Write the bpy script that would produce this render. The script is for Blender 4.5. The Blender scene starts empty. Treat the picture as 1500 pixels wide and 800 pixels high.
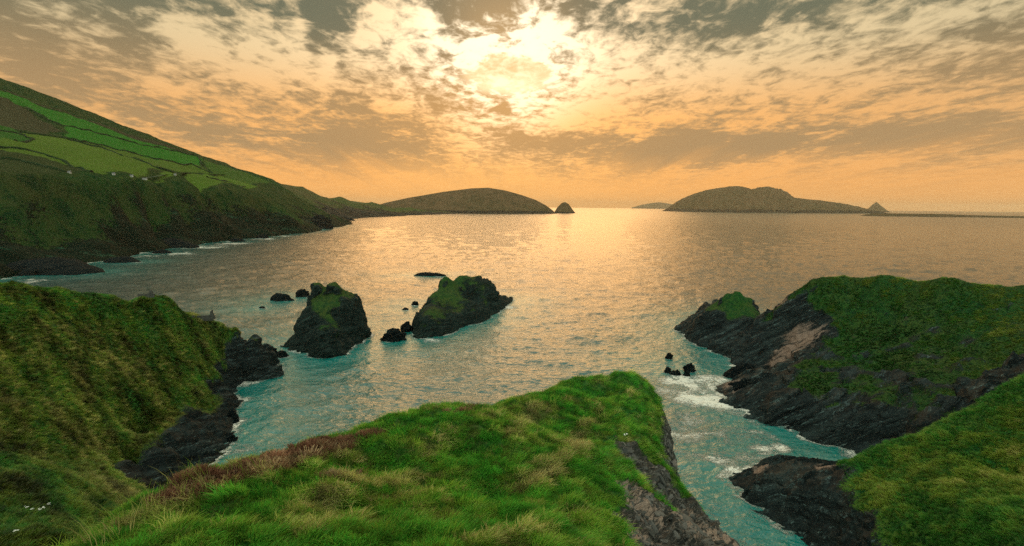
import bpy, math, random
import numpy as np
from mathutils import Vector, Matrix, kdtree
R = math.radians
rng = np.random.default_rng(7)
random.seed(7)
SC = bpy.context.scene
COL = SC.collection

# ------------------------------------------------------------------ camera model
H = 48.0                                # eye height above the sea
FPX = 750.0                             # focal length in photo pixels (1500 wide)
PITCH, ROLL = R(7.44), R(0.52)
SUN_EL, SUN_AZ = R(16.3), R(-1.0)       # azimuth from +Y towards +X
F0 = np.array([0, math.cos(PITCH), -math.sin(PITCH)])
U0 = np.array([0, math.sin(PITCH), math.cos(PITCH)])
X0 = np.array([1.0, 0, 0])
RV = math.cos(ROLL) * X0 + math.sin(ROLL) * U0
UV = math.cos(ROLL) * U0 - math.sin(ROLL) * X0
EYE = np.array([0, 0, H])

def ray(px, py):
    return F0 + RV * ((px - 750) / FPX) + UV * ((400 - py) / FPX)

def P(px, py, Y, g=1.0):
    d = ray(px, py)
    p = EYE + d * (Y / d[1])
    return (p[0], p[1], p[2], g)

def W(px, py, g=0.0, z=0.0):
    d = ray(px, py)
    p = EYE + d * ((z - H) / d[2])
    return (p[0], p[1], z, g)

# ------------------------------------------------------------------ noise
_pr = np.random.default_rng(3)
_perm = np.concatenate([_pr.permutation(256)] * 3).astype(np.int32)
_g = _pr.normal(size=(256, 3)); _g /= np.linalg.norm(_g, axis=1)[:, None]
_g = _g.astype(np.float32)

def perlin(p):
    p = np.asarray(p, np.float32)
    i = np.floor(p).astype(np.int32); f = p - i
    i &= 255
    u = f * f * f * (f * (f * 6 - 15) + 10)
    r = 0
    for dx in (0, 1):
        wx = u[:, 0] if dx else 1 - u[:, 0]
        for dy in (0, 1):
            wy = u[:, 1] if dy else 1 - u[:, 1]
            for dz in (0, 1):
                wz = u[:, 2] if dz else 1 - u[:, 2]
                h = _perm[_perm[_perm[i[:, 0] + dx] + i[:, 1] + dy] + i[:, 2] + dz]
                g = _g[h]
                d = g[:, 0] * (f[:, 0] - dx) + g[:, 1] * (f[:, 1] - dy) + g[:, 2] * (f[:, 2] - dz)
                r = r + wx * wy * wz * d
    return r * 1.6

def fbm(p, octv=4, gain=0.5, ridged=False):
    p = np.asarray(p, np.float32); a, s, r = 1.0, 0.0, 0
    for o in range(octv):
        n = perlin(p + 17.3 * o)
        r = r + a * ((1 - 2 * np.abs(n)) if ridged else n)
        s += a; a *= gain; p = p * 2.03
    return r / s

def sstep(a, b, x):
    t = np.clip((x - a) / (b - a), 0, 1)
    return t * t * (3 - 2 * t)

# ------------------------------------------------------------------ object helpers
def tag(o, label=None, cat=None, group=None, kind=None):
    if label: o['label'] = label
    if cat: o['category'] = cat
    if group: o['group'] = group
    if kind: o['kind'] = kind
    return o

def link(name, me, mat=None, parent=None):
    o = bpy.data.objects.new(name, me)
    COL.objects.link(o)
    if mat: me.materials.append(mat)
    if parent: o.parent = parent
    return o

def mesh_np(name, V, Fq, attrs=None, smooth=True):
    me = bpy.data.meshes.new(name)
    V = np.ascontiguousarray(V, np.float32); Fq = np.ascontiguousarray(Fq, np.int32)
    n, k = Fq.shape
    me.vertices.add(len(V)); me.vertices.foreach_set('co', V.ravel())
    me.loops.add(n * k); me.loops.foreach_set('vertex_index', Fq.ravel())
    me.polygons.add(n)
    me.polygons.foreach_set('loop_start', np.arange(n, dtype=np.int32) * k)
    me.polygons.foreach_set('loop_total', np.full(n, k, np.int32))
    sm = np.full(n, True) if smooth is True else (np.full(n, False) if smooth is False else smooth)
    me.polygons.foreach_set('use_smooth', sm)
    me.update(calc_edges=True)
    for a, v in (attrs or {}).items():
        v = np.asarray(v, np.float32)
        if v.ndim == 1:
            me.attributes.new(a, 'FLOAT', 'POINT').data.foreach_set('value', v)
        elif v.shape[1] == 3:
            me.attributes.new(a, 'FLOAT_VECTOR', 'POINT').data.foreach_set('vector', v.ravel())
        else:
            me.attributes.new(a, 'FLOAT_COLOR', 'POINT').data.foreach_set('color', v.ravel())
    return me

def grid_faces(nr, nc, keep=None):
    a = (np.arange(nr - 1)[:, None] * nc + np.arange(nc - 1)[None, :])
    f = np.stack([a, a + 1, a + nc + 1, a + nc], -1).reshape(-1, 4)
    if keep is not None:
        f = f[keep.ravel()[f].any(1)]
    return f

def compact(V, Fq, attrs):
    used = np.zeros(len(V), bool); used[Fq.ravel()] = True
    m = np.cumsum(used) - 1
    return V[used], m[Fq], {k: v[used] for k, v in attrs.items()}, used

# ------------------------------------------------------------------ node helpers
class NT:
    def __init__(s, tree):
        s.t = tree
    def n(s, typ, **kw):
        nd = s.t.nodes.new(typ)
        for k, v in kw.items(): setattr(nd, k, v)
        return nd
    def put(s, sock, v):
        if v is None: return
        if isinstance(v, bpy.types.NodeSocket): s.t.links.new(v, sock)
        else:
            if sock.type == 'RGBA' and len(v) == 3: v = (*v, 1)
            sock.default_value = v
    def m(s, op, a, b=None, c=None, clamp=False):
        nd = s.n('ShaderNodeMath', operation=op); nd.use_clamp = clamp
        for i, v in enumerate((a, b, c)): s.put(nd.inputs[i], v)
        return nd.outputs[0]
    def vm(s, op, a, b=None, out=0, scale=None):
        nd = s.n('ShaderNodeVectorMath', operation=op)
        s.put(nd.inputs[0], a)
        if b is not None: s.put(nd.inputs[1], b)
        if scale is not None: s.put(nd.inputs['Scale'], scale)
        return nd.outputs[out]
    def add(s, *a):
        r = a[0]
        for b in a[1:]: r = s.m('ADD', r, b)
        return r
    def mul(s, *a):
        r = a[0]
        for b in a[1:]: r = s.m('MULTIPLY', r, b)
        return r
    def ss(s, a, b, x):
        nd = s.n('ShaderNodeMapRange', interpolation_type='SMOOTHSTEP')
        s.put(nd.inputs['Value'], x); s.put(nd.inputs['From Min'], a); s.put(nd.inputs['From Max'], b)
        return nd.outputs[0]
    def mix(s, f, a, b, typ='MIX'):
        nd = s.n('ShaderNodeMix', data_type='RGBA', blend_type=typ)
        s.put(nd.inputs[0], f); s.put(nd.inputs[6], a); s.put(nd.inputs[7], b)
        return nd.outputs[2]
    def noise(s, vec, scale, detail=4, rough=0.55, dist=0.0, lac=2.0):
        nd = s.n('ShaderNodeTexNoise')
        s.put(nd.inputs['Vector'], vec)
        for k, v in (('Scale', scale), ('Detail', detail), ('Roughness', rough), ('Distortion', dist), ('Lacunarity', lac)):
            s.put(nd.inputs[k], v)
        return nd.outputs[0]
    def attr(s, name, inst=False):
        nd = s.n('ShaderNodeAttribute'); nd.attribute_name = name
        if inst: nd.attribute_type = 'INSTANCER'
        return nd
    def comb(s, x, y, z):
        nd = s.n('ShaderNodeCombineXYZ')
        for i, v in enumerate((x, y, z)): s.put(nd.inputs[i], v)
        return nd.outputs[0]
    def bump(s, h, strength=0.5, dist=0.1, normal=None):
        nd = s.n('ShaderNodeBump')
        nd.inputs['Strength'].default_value = strength
        s.put(nd.inputs['Distance'], dist); s.put(nd.inputs['Height'], h)
        if normal is not None: s.put(nd.inputs['Normal'], normal)
        return nd.outputs[0]

def new_mat(name):
    m = bpy.data.materials.new(name); m.use_nodes = True
    for n in list(m.node_tree.nodes): m.node_tree.nodes.remove(n)
    T = NT(m.node_tree)
    out = T.n('ShaderNodeOutputMaterial')
    b = T.n('ShaderNodeBsdfPrincipled')
    T.t.links.new(b.outputs[0], out.inputs[0])
    return m, T, b, out

def simple_mat(name, col, rough=0.85, var=0.3, scale=3.0, bump=0.3):
    m, T, b, _ = new_mat(name)
    co = T.n('ShaderNodeTexCoord').outputs['Object']
    n = T.noise(co, scale, 5)
    c0 = tuple(c * (1 - var) for c in col); c1 = tuple(min(1, c * (1 + var)) for c in col)
    T.put(b.inputs['Base Color'], T.mix(n, c0, c1))
    b.inputs['Roughness'].default_value = rough; b.inputs['Specular IOR Level'].default_value = .1
    T.put(b.inputs['Normal'], T.bump(n, bump, 0.1))
    return m

# strata frame (beds of the slate: they dip towards the south-west)
SN = np.array([-0.46, 0.32, 0.83]); SN /= np.linalg.norm(SN)

def beds(p, rsz, sn):
    """slabs of slate: sharp steps from one bed to the next, in thick and thin beds"""
    t = p @ sn; fl = p - t[:, None] * sn
    out = 0
    for th, amp, sd in ((.62, .75, 0.0), (.21, .42, 40.0)):
        tt = t / (rsz * th) + .9 * perlin(p / (rsz * 2.2) + sd) + .35 * perlin(p / (rsz * .6) + sd)
        k = np.floor(tt); fr = tt - k
        q = np.stack([k * 1.37 + sd, (fl[:, 0] + fl[:, 2] * .6) / (rsz * 3.2), (fl[:, 1] - fl[:, 2] * .6) / (rsz * 3.2)], 1)
        out = out + amp * (perlin(q) * 1.3 + .55 * (fr - .5))
    return out

def land_mat(name, green=(.045, .12, .012), olive=(.10, .11, .02), dark=(.018, .055, .012), rock0=(.003, .007, .008),
             rock1=(.030, .046, .046), pale=(.22, .15, .12), s=1.0, vs=1.0, sn=SN, streak=None, spec=.14):
    """s: size factor of the rock pattern (metres), vs: size factor of the vegetation pattern"""
    m, T, b, _ = new_mat(name)
    pos = T.n('ShaderNodeNewGeometry').outputs['Position']
    ga = T.attr('grass').outputs['Fac']
    pa = T.attr('pale').outputs['Fac']
    dr = T.attr('dry').outputs['Fac']
    # vegetation
    n1 = T.noise(pos, .09 / vs, 5, .6, .3); n2 = T.noise(pos, .9 / vs, 5, .65, .4); n3 = T.noise(pos, 4.5 / vs, 3, .6)
    veg = T.mix(T.ss(.36, .62, T.add(T.mul(n1, .6), T.mul(n2, .4), T.m('MULTIPLY', T.m('SUBTRACT', dr, .0), .55))), green, olive)
    veg = T.mix(T.ss(.56, .36, T.add(T.mul(n2, .65), T.mul(n3, .35))), veg, dark)
    # rock with beds
    t = T.vm('DOT_PRODUCT', pos, tuple(sn), out=1)
    wob = T.noise(pos, .25 / s, 4, .6)
    tt = T.add(t, T.mul(wob, 2.2 * s))
    flat = T.vm('MULTIPLY', pos, (.10, .10, .10))
    bed = T.noise(T.vm('ADD', flat, T.vm('SCALE', tuple(sn), scale=T.mul(tt, 1.0))), .9 / s, 6, .7)
    gr = T.noise(pos, 2.6 / s, 6, .7, .2)
    rk = T.mix(T.ss(.42, .66, T.add(T.mul(bed, .65), T.mul(gr, .35))), rock0, rock1)
    bed2 = T.noise(T.vm('ADD', T.vm('SCALE', pos, scale=.22), T.vm('SCALE', tuple(sn), scale=T.mul(tt, 3.0))), .9 / s, 4, .65)
    rk = T.mix(T.mul(T.ss(.57, .66, bed2), T.ss(.40, .60, gr)), rk, streak or tuple(min(1, c * 3.2) for c in rock1))
    pn = T.ss(.60, .72, T.add(T.mul(bed, .85), T.mul(pa, .25), T.mul(gr, .15)))
    rk = T.mix(T.m('MULTIPLY', pn, T.ss(.05, .5, pa)), rk, pale)
    # edge between turf and rock
    e = T.add(ga, T.mul(T.m('SUBTRACT', n3, .5), .5), T.mul(T.m('SUBTRACT', bed, .5), -.55))
    gm = T.ss(.42, .58, e)
    T.put(b.inputs['Base Color'], T.mix(gm, rk, veg))
    T.put(b.inputs['Roughness'], T.add(T.mul(gm, .25), .66))
    b.inputs['Specular IOR Level'].default_value = spec
    h = T.add(T.mul(bed, T.m('SUBTRACT', 1.0, gm), 1.3), T.mul(gr, .5), T.mul(n3, gm, .6))
    T.put(b.inputs['Normal'], T.bump(h, 1.0, .8 * s))
    return m

# ------------------------------------------------------------------ terrain from control points
class RBF:
    def __init__(s, pts, val, power=1.0):
        s.p = np.asarray(pts, float); n = len(s.p); s.pw = power
        s.c = s.p.mean(0); s.sc = np.abs(s.p - s.c).max()
        q = (s.p - s.c) / s.sc
        D = np.linalg.norm(q[:, None] - q[None], axis=2) ** power
        A = np.zeros((n + 3, n + 3)); A[:n, :n] = D + np.eye(n) * 1e-6
        A[:n, n] = A[n, :n] = 1; A[:n, n + 1:] = q; A[n + 1:, :n] = q.T
        v = np.asarray(val, float)
        s.w = np.linalg.lstsq(A, np.vstack([v, np.zeros((3, v.shape[1]))]), rcond=None)[0]
        s.q = q
    def __call__(s, xy):
        xy = (np.asarray(xy, float) - s.c) / s.sc
        out = np.empty((len(xy), s.w.shape[1]))
        for i in range(0, len(xy), 20000):
            c = xy[i:i + 20000]
            D = np.linalg.norm(c[:, None] - s.q[None], axis=2) ** s.pw
            out[i:i + 20000] = np.hstack([D, np.ones((len(c), 1)), c]) @ s.w
        return out

def grid_normals(G):
    du = np.gradient(G, axis=1); dv = np.gradient(G, axis=0)
    n = np.cross(du, dv)
    return n / (np.linalg.norm(n, axis=2, keepdims=True) + 1e-9)

LANDS = {}
SHORE = []

def terrain(name, pts, x0, x1, y0, y1, res, mat, warp=(2.0, 12.0), rock=1.6, rsz=5.0, veg=0.5, vsz=3.0, gn=.35, gsz=6.0,
            zcut=-3.0, pale_blobs=(), dry_fn=None, bumps=None, power=1.0, label=None, extra=None, kind='structure', cat=None, flat=True, slopek=.7, sn=SN, zmax=None):
    pts = np.array(pts, float)
    rb = RBF(pts[:, :2], pts[:, 2:4], power)
    nx, ny = int((x1 - x0) / res) + 1, int((y1 - y0) / res) + 1
    X, Y = np.meshgrid(np.linspace(x0, x1, nx), np.linspace(y0, y1, ny))
    xy = np.stack([X.ravel(), Y.ravel()], 1)
    wp = np.stack([xy[:, 0] / warp[1], xy[:, 1] / warp[1], np.zeros(len(xy))], 1)
    wx = fbm(wp, 4); wy = fbm(wp + 31.7, 4)
    zg = rb(xy + warp[0] * np.stack([wx, wy], 1))
    z = zg[:, 0]; g = zg[:, 1]
    z = np.maximum(z, zcut - 4)
    if zmax: z = np.minimum(z, zmax)
    if bumps is not None: z = z + bumps(xy, z)
    G = np.stack([X, Y, z.reshape(ny, nx)], 2)
    N = grid_normals(G)
    p = G.reshape(-1, 3); nrm = N.reshape(-1, 3)
    gm = g + gn * fbm(p / gsz, 4) - slopek * sstep(.50, .20, nrm[:, 2]) - sstep(3.0, .5, p[:, 2])
    m = sstep(.38, .62, gm)
    # rock: beds, blocks
    blk = fbm(p / rsz, 6, .55, ridged=True)
    rd = rock * (beds(p, rsz, sn) + .45 * blk)
    vd = veg * (fbm(p / vsz, 4, .55) + .4 * np.abs(fbm(p / (vsz * .4), 3)))
    fade = sstep(-4, -.5, p[:, 2]) * .8 + .2
    p2 = p + nrm * ((rd * (1 - m) + vd * m) * fade)[:, None]
    # recompute mask after displacement
    pal = np.zeros(len(p))
    for (bx, by, bz, r, a) in pale_blobs:
        d = np.linalg.norm(p - np.array([bx, by, bz]), axis=1)
        pal = np.maximum(pal, a * np.exp(-(d / r) ** 2))
    dry = dry_fn(p) if dry_fn is not None else .25 * fbm(p / (vsz * 5), 3)
    keep = p2[:, 2] > zcut
    Fq = grid_faces(ny, nx, keep)
    at = {'grass': np.clip(gm, -.5, 1.5), 'pale': pal, 'dry': dry}
    if extra: at.update(extra(p))
    V, Fq, at, used = compact(p2, Fq, at)
    sm = (at['grass'][Fq].mean(1) > .45) if flat else True
    me = mesh_np(name, V, Fq, at, sm)
    o = link(name, me, mat)
    tag(o, label, cat, kind=kind)
    sh = p2[np.abs(p2[:, 2]) < .9]
    SHORE.append(sh[::max(1, len(sh) // 6000)])
    def zf(x, y):
        return float(rb([[x, y]])[0, 0])
    LANDS[name] = dict(obj=o, V=V, F=Fq, at=at, zf=zf, rb=rb)
    return o

def hit(name, px, py, t0=3, t1=3000, n=1500):
    """where the photo's line of sight through (px,py) meets a land's ground"""
    d = ray(px, py); rb = LANDS[name]['rb'] if name in LANDS else name
    t = np.geomspace(t0, t1, n)
    q = EYE + d[None] * t[:, None]
    z = rb(q[:, :2])[:, 0]
    k = np.nonzero(q[:, 2] < z)[0]
    if len(k) == 0: return None
    return q[k[0]]

# ================================================================== THE LAND
def off(p, dx, dy, dz, g=None):
    return (p[0] + dx, p[1] + dy, p[2] + dz, p[3] if g is None else g)

M_FORE = land_mat('turf_ground', green=(.012, .11, .014), olive=(.07, .09, .02), dark=(.010, .04, .006),
                  rock0=(.016, .018, .017), rock1=(.075, .068, .058), pale=(.26, .19, .155), s=.12, vs=.25)
M_LEFT = land_mat('left_headland_ground', green=(.022, .11, .012), olive=(.09, .11, .02), dark=(.008, .04, .008), s=1.0)
M_RIGHT = land_mat('right_headland_ground', green=(.012, .075, .012), olive=(.045, .08, .014), dark=(.005, .03, .010), s=1.0)
SN_E = np.array([-.42, .12, .815]); SN_E /= np.linalg.norm(SN_E)
M_LOWER = land_mat('lower_headland_ground', green=(.018, .12, .014), olive=(.07, .13, .016), dark=(.006, .045, .010), s=.7, sn=SN_E)
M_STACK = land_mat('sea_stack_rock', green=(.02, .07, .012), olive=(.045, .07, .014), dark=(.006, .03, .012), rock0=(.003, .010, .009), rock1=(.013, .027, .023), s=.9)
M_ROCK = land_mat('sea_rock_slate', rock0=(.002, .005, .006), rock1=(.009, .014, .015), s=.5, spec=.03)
M_ISLE = land_mat('island_ground', green=(.085, .064, .030), olive=(.115, .072, .038), dark=(.05, .042, .02), rock0=(.012, .012, .010), rock1=(.04, .034, .026), s=22, vs=50, spec=.04)
M_FAR = land_mat('far_hill_ground', green=(.05, .085, .02), olive=(.085, .075, .03), dark=(.03, .05, .02), rock0=(.008, .012, .012), rock1=(.032, .036, .030), s=14, vs=22, spec=.04)

# ---------------- foreground grassy promontory
edge = [(60, 806, 10.6), (180, 745, 14), (300, 690, 17), (430, 655, 21), (540, 622, 25), (640, 602, 29), (740, 580, 33), (806, 561, 36.5),
        (828, 550, 38.2), (885, 555, 39), (948, 557, 38.7)]
edge_r = [(961, 568, 37), (965, 600, 33), (954, 640, 28.5), (922, 675, 23.5), (913, 715, 19), (916, 760, 14.5), (920, 806, 10.8)]
A = []
L = [P(*e) for e in edge]
for i, p in enumerate(L):
    A.append(p)
    a = L[max(0, i - 1)]; b = L[min(len(L) - 1, i + 1)]
    t = np.array([b[0] - a[0], b[1] - a[1]]); t /= np.linalg.norm(t); nx_, ny_ = -t[1], t[0]
    A += [off(p, .9 * nx_, .9 * ny_, -.8, .9), off(p, 2.6 * nx_, 2.6 * ny_, -5.5, .4), off(p, 6 * nx_, 6 * ny_, -17, .1), off(p, 11 * nx_, 11 * ny_, -p[2] - 3, 0)]
RR = [P(*e) for e in edge_r]
for i, p in enumerate(RR):
    A.append(p)
    if i < 3:
        A += [off(p, .5, .1, -1.2, .7), off(p, 1.8, .5, -6, .3), off(p, 5, 1.5, -18, .1), off(p, 10, 3, -p[2] - 3, 0)]
    elif i == 3: A += [off(p, .4, .05, -1.0, .5)]
    else: A += [off(p, .4, .05, -1.15, -.5), off(p, -.5, 0, .12, 1)]
A += [P(500, 740, 14), P(700, 700, 18.5), P(850, 640, 27), P(880, 585, 34.5), P(700, 760, 12.6), P(560, 690, 19), P(780, 620, 28.5), P(300, 760, 12.2), P(840, 720, 17.6), P(500, 800, 9.6), P(720, 806, 9.6)]
# near ground, out of the picture, up to the photographer's bank
A += [(-9, 4, 42.2, 1), (-3, 4, 42.6, 1), (3, 4, 42.5, 1), (-8, 0, 43.6, 1), (-2, 0, 44, 1), (4, 0, 43.8, 1), (-8, -10, 45.5, 1), (4, -10, 45.8, 1), (12, -8, 43, 1), (-20, -8, 43, 1)]
# the broken bank on the right: scree and soil below the turf edge
A += [P(955, 690, 24.6, -.4), P(950, 668, 27.2, .2), P(962, 740, 20.4, -.4), P(955, 790, 16.2, -.3), P(990, 690, 27.8, 1.2), P(972, 660, 30, 1.1), P(1004, 718, 26.4, 1.1), P(1000, 760, 22.3, .6), P(985, 735, 23.4, .2), P(1022, 742, 24.6, -.1),
      P(1055, 778, 21.6, -.3), P(1085, 806, 19.6, -.3), P(1020, 806, 17.4, .1)]
for q in (P(1010, 714, 26.8, .5), P(1028, 742, 25.0, 0), P(1062, 776, 22.6, 0), P(1098, 806, 20.4, 0), P(965, 645, 31.3, .5)):
    A += [off(q, 1.2, .9, -2.2, .1), off(q, 4, 3, -12, 0), off(q, 8, 6, -25, 0), off(q, 12, 9, -q[2] - 3, 0)]
A += [P(1145, 797, 15.5, 1), P(1185, 815, 14.4, 1), P(1110, 815, 14.6, .5), (13, 12, 36, 1), (20, 12, 33, .8), (9, 9, 38.6, 1), (10, 4, 41, 1), (20, 2, 37, 1), (30, 14, 16, .3), (36, 20, -4, 0), (24, 22, 18, .2), (30, 28, -4, 0)]
A += [(-20, 6, 36, .9), (-19, 12, 30, .6), (-26, 14, 22, .6), (-34, 10, 22, .8), (-30, 0, 34, 1)]
HOL = [(664, 644, 1.1, -.45), (725, 714, .8, -.45), (862, 590, 1.6, -.6), (760, 640, 1.0, .25), (700, 690, .9, .25), (820, 670, 1.2, .35), (860, 625, 1.1, .3), (560, 650, 1.0, .35),
       (480, 715, .9, .3), (620, 730, .7, .25), (380, 745, .7, .25), (840, 740, .8, .3), (560, 770, .5, .2), (790, 600, 1.2, .3), (690, 615, 1.0, .3), (905, 650, 1.0, .2)]
_Arb = RBF(np.array(A)[:, :2], np.array(A)[:, 2:4])
_hol = []
for (px, py, r, a) in HOL:
    q = hit(_Arb, px, py, 3, 60)
    if q is not None: _hol.append((q[0], q[1], r, a))
def fore_bumps(xy, z):
    s = np.zeros(len(xy))
    for (x, y, r, a) in _hol:
        d2 = ((xy[:, 0] - x) ** 2 + (xy[:, 1] - y) ** 2) / (r * r)
        s += a * np.exp(-d2)
    q = np.stack([xy[:, 0] * .55 + .25 * xy[:, 1], xy[:, 1] * .45, 0 * s], 1)
    s += -.34 - .22 * sstep(29, 36, xy[:, 1]) + .62 * (np.abs(fbm(q * .9, 3)) - .15) + .20 * (np.abs(fbm(q * 3.0 + 5, 3)) - .15)
    return s
def path_pts(pix, n=14):
    out = []
    for (a, b) in zip(pix[:-1], pix[1:]):
        for k in range(n):
            f = k / n
            q = hit(_Arb, a[0] + (b[0] - a[0]) * f, a[1] + (b[1] - a[1]) * f, 3, 60)
            if q is not None: out.append(q[:2])
    return np.array(out)
DRY = [([(755, 700), (800, 690), (835, 660), (850, 628), (880, 585)], .55, 1.0), ([(740, 630), (775, 606), (810, 585)], .6, .8),
       ([(490, 697), (560, 700), (640, 690)], .55, .75), ([(470, 725), (540, 720), (620, 715)], .5, .6), ([(300, 700), (240, 725), (180, 755)], .6, 1.0), ([(640, 640), (700, 612), (760, 590)], .6, .4),
       ([(420, 780), (470, 760), (540, 750)], .5, .5), ([(700, 780), (780, 770)], .5, .5), ([(330, 690), (420, 668), (520, 650)], .6, .7)]
HEA = [([(265, 708), (300, 692), (360, 676), (430, 658), (500, 640)], .8, 1.0), ([(500, 640), (560, 625)], .5, .6), ([(480, 700), (530, 680)], .5, .5), ([(660, 600), (730, 585)], .4, .6)]
_dp = [(path_pts(p), r, a) for (p, r, a) in DRY]; _hp = [(path_pts(p), r, a) for (p, r, a) in HEA]
def along(paths, p):
    s = np.zeros(len(p))
    for (q, r, a) in paths:
        d = np.full(len(p), 1e9)
        for c in q: d = np.minimum(d, (p[:, 0] - c[0]) ** 2 + (p[:, 1] - c[1]) ** 2)
        s = np.maximum(s, a * np.exp(-d / (r * r)))
    return s
def fore_dry(p):
    return .55 * along(_dp, p) * 1.05 + .35 * fbm(p * .35, 4)
def fore_extra(p):
    return {'heather': along(_hp, p)}
pale_f = [(*P(916, 700, 21)[:3], 2.6, 1.0), (*P(914, 740, 16.5)[:3], 2.0, .9), (*P(917, 790, 12)[:3], 2, .8), (*P(1060, 780, 21)[:3], 3.5, .8)]
terrain('foreground_headland', A, -36, 38, -12, 52, .16, M_FORE, warp=(.5, 3.0), rock=.42, rsz=1.3, veg=.10, vsz=.8, gn=.5, gsz=1.5, zcut=-2,
        pale_blobs=pale_f, dry_fn=fore_dry, bumps=fore_bumps, extra=fore_extra)

# ---------------- left headland
crest = [P(-300, 405, 84), P(-140, 408, 94), P(0, 417, 105), P(60, 421, 110), P(120, 431, 114), P(180, 444, 118), P(203, 440, 120), P(238, 438, 122), P(262, 453, 124),
         P(280, 468, 128, 1.0), P(312, 480, 131, 1.2), P(345, 478, 134, 1.3), P(365, 492, 138, .7), P(379, 507, 142, .2)]
C = list(crest)
for c in crest[:-3]:
    C += [off(c, -4, 12, -7, .6), off(c, -9, 30, -c[2] - 3, 0)]
for c in crest[-3:]:
    C += [off(c, 1, 7, -5, .2), off(c, 4, 16, -c[2] - 3, 0)]
C += [W(381, 545), W(352, 560), W(333, 580), W(332, 600), W(336, 625), W(330, 642), W(300, 678), W(265, 690)]
C += [off(W(381, 545), 6, 3, -4), off(W(352, 560), 5, -5, -4), off(W(333, 590), 6, -1, -4), off(W(336, 625), 6, -2, -4), off(W(300, 678), 4, -7, -4), off(W(385, 520), 10, 8, -4)]
C += [P(340, 520, 132, .9), P(360, 530, 138, -.2), P(310, 520, 124, 1.2), P(320, 550, 119, .8), P(300, 590, 105, .8), P(326, 575, 117, -.2), P(310, 620, 100, -.2), P(270, 610, 97, .6), P(240, 640, 88, .6), P(285, 650, 92, -.3),
      P(245, 670, 84, -.2), P(200, 645, 88, 1.0), P(190, 685, 80, .8), P(225, 700, 79, -.2)]
C += [P(100, 500, 95), P(200, 500, 108), P(280, 540, 113), P(50, 600, 75), P(150, 600, 86), P(230, 590, 97), P(190, 650, 82), P(100, 700, 60), P(160, 700, 71, .95), P(140, 735, 60, .95),
      P(0, 700, 52), P(0, 800, 40), P(80, 790, 43, .9), P(110, 770, 48, .7), P(0, 500, 88), P(-150, 500, 80), P(-200, 600, 66), P(-200, 800, 40), P(-60, 900, 33), (-60, 20, 27, 1), (-45, 30, 18, .8), (-38, 40, 14, .7), (-30, 24, 24, .7)]
C += [P(60, 460, 100), P(230, 470, 115), P(120, 460, 107)]
def left_bumps(xy, z):
    q = np.stack([xy[:, 0] * .05 + xy[:, 1] * .05, (xy[:, 1] - xy[:, 0]) * .012, 0 * z], 1)
    a = xy[:, 0] * .5 + xy[:, 1] * .85; d = xy[:, 0] * .85 - xy[:, 1] * .5
    r = np.abs(fbm(np.stack([a / 9, d / 34, 0 * z], 1), 4))
    return (1.6 * fbm(q * 2.0, 4) - 3.2 * (r - .2)) * sstep(2, 9, z)
terrain('left_headland', C, -150, -35, 18, 175, .35, M_LEFT, warp=(1.5, 9), rock=1.6, rsz=5, veg=.45, vsz=2.6, gn=.3, bumps=left_bumps)

# ---------------- right headland
DC = [P(1110, 471, 168, .1), P(1130, 457, 168, .4), P(1160, 431, 166, .7), P(1190, 411, 162), P(1230, 405, 157), P(1290, 403, 150), P(1380, 405, 139), P(1500, 412, 128), P(1650, 421, 116), P(1800, 428, 106)]
D = list(DC)
for i, c in enumerate(DC):
    if i < 2: D += [off(c, 3, 9, -6, 0), off(c, 6, 20, -c[2] - 3, 0)]
    else: D += [off(c, 9, 12, -8, .5), off(c, 26, 34, -c[2] - 3, 0)]
D += [W(1105, 537), W(1122, 541), W(1108, 552), W(1058, 568), W(1062, 590), W(1110, 612), W(1170, 633), W(1215, 650), W(1258, 664), W(1300, 672)]
D += [off(W(1058, 568), -7, 3, -4), off(W(1062, 590), -6, -5, -4), off(W(1110, 612), -3, -7, -4), off(W(1170, 633), -3, -7, -4), off(W(1215, 650), -3, -7, -4), off(W(1090, 545), -6, 3, -4)]
D += [P(1150, 490, 157, -.2), P(1140, 520, 149, -.4), P(1200, 480, 150, .05), P(1175, 505, 146, -.5), P(1140, 530, 142, -.7), P(1100, 553, 132, -.8),
      P(1210, 440, 154, .9), P(1260, 440, 149, 1), P(1330, 440, 141, 1), P(1240, 470, 145, .95), P(1220, 500, 140, .8), P(1290, 480, 137, .75), P(1350, 480, 130, .7), P(1420, 440, 130, .9), P(1480, 450, 122, .8),
      P(1190, 530, 132, .8), P(1190, 565, 116, 1.1), P(1150, 570, 117, -.2), P(1130, 595, 112, -.5), P(1240, 530, 126, .65), P(1300, 530, 122, .8), P(1260, 570, 110, .45), P(1230, 610, 102, .0), P(1290, 600, 100, .3), P(1300, 640, 94, -.1),
      P(1380, 520, 117, .6), P(1450, 500, 113, .7), P(1360, 570, 102, .55), P(1440, 560, 98, .6), P(1500, 520, 105, .8), P(1340, 620, 92, .4), P(1480, 590, 86, .6), P(1600, 520, 95, .8), P(1650, 600, 85, .8), P(1400, 610, 90, .4)]
def rb_bumps(xy, z):
    a = xy[:, 0] * .62 - xy[:, 1] * .36
    q = np.stack([a * .09, (xy[:, 0] * .36 + xy[:, 1] * .62) * .02, 0 * a], 1)
    return 3.0 * fbm(q, 4) * sstep(2, 10, z)
pr = [(*P(1185, 500, 148)[:3], 7, 1.0), (*P(1165, 512, 146)[:3], 6, 1.0), (*P(1140, 532, 146)[:3], 5, .9), (*P(1110, 550, 138)[:3], 5, .7), (*P(1075, 568, 130)[:3], 4, .6),
      (*P(1262, 497, 137)[:3], 3.4, 1.0), (*P(1335, 477, 132)[:3], 3.6, 1.0), (*P(1320, 485, 132)[:3], 2.6, 1.0), (*P(1495, 570, 92)[:3], 4, .9), (*P(1250, 475, 143)[:3], 3, .6), (*P(1145, 445, 166)[:3], 5, .5)]
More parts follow.
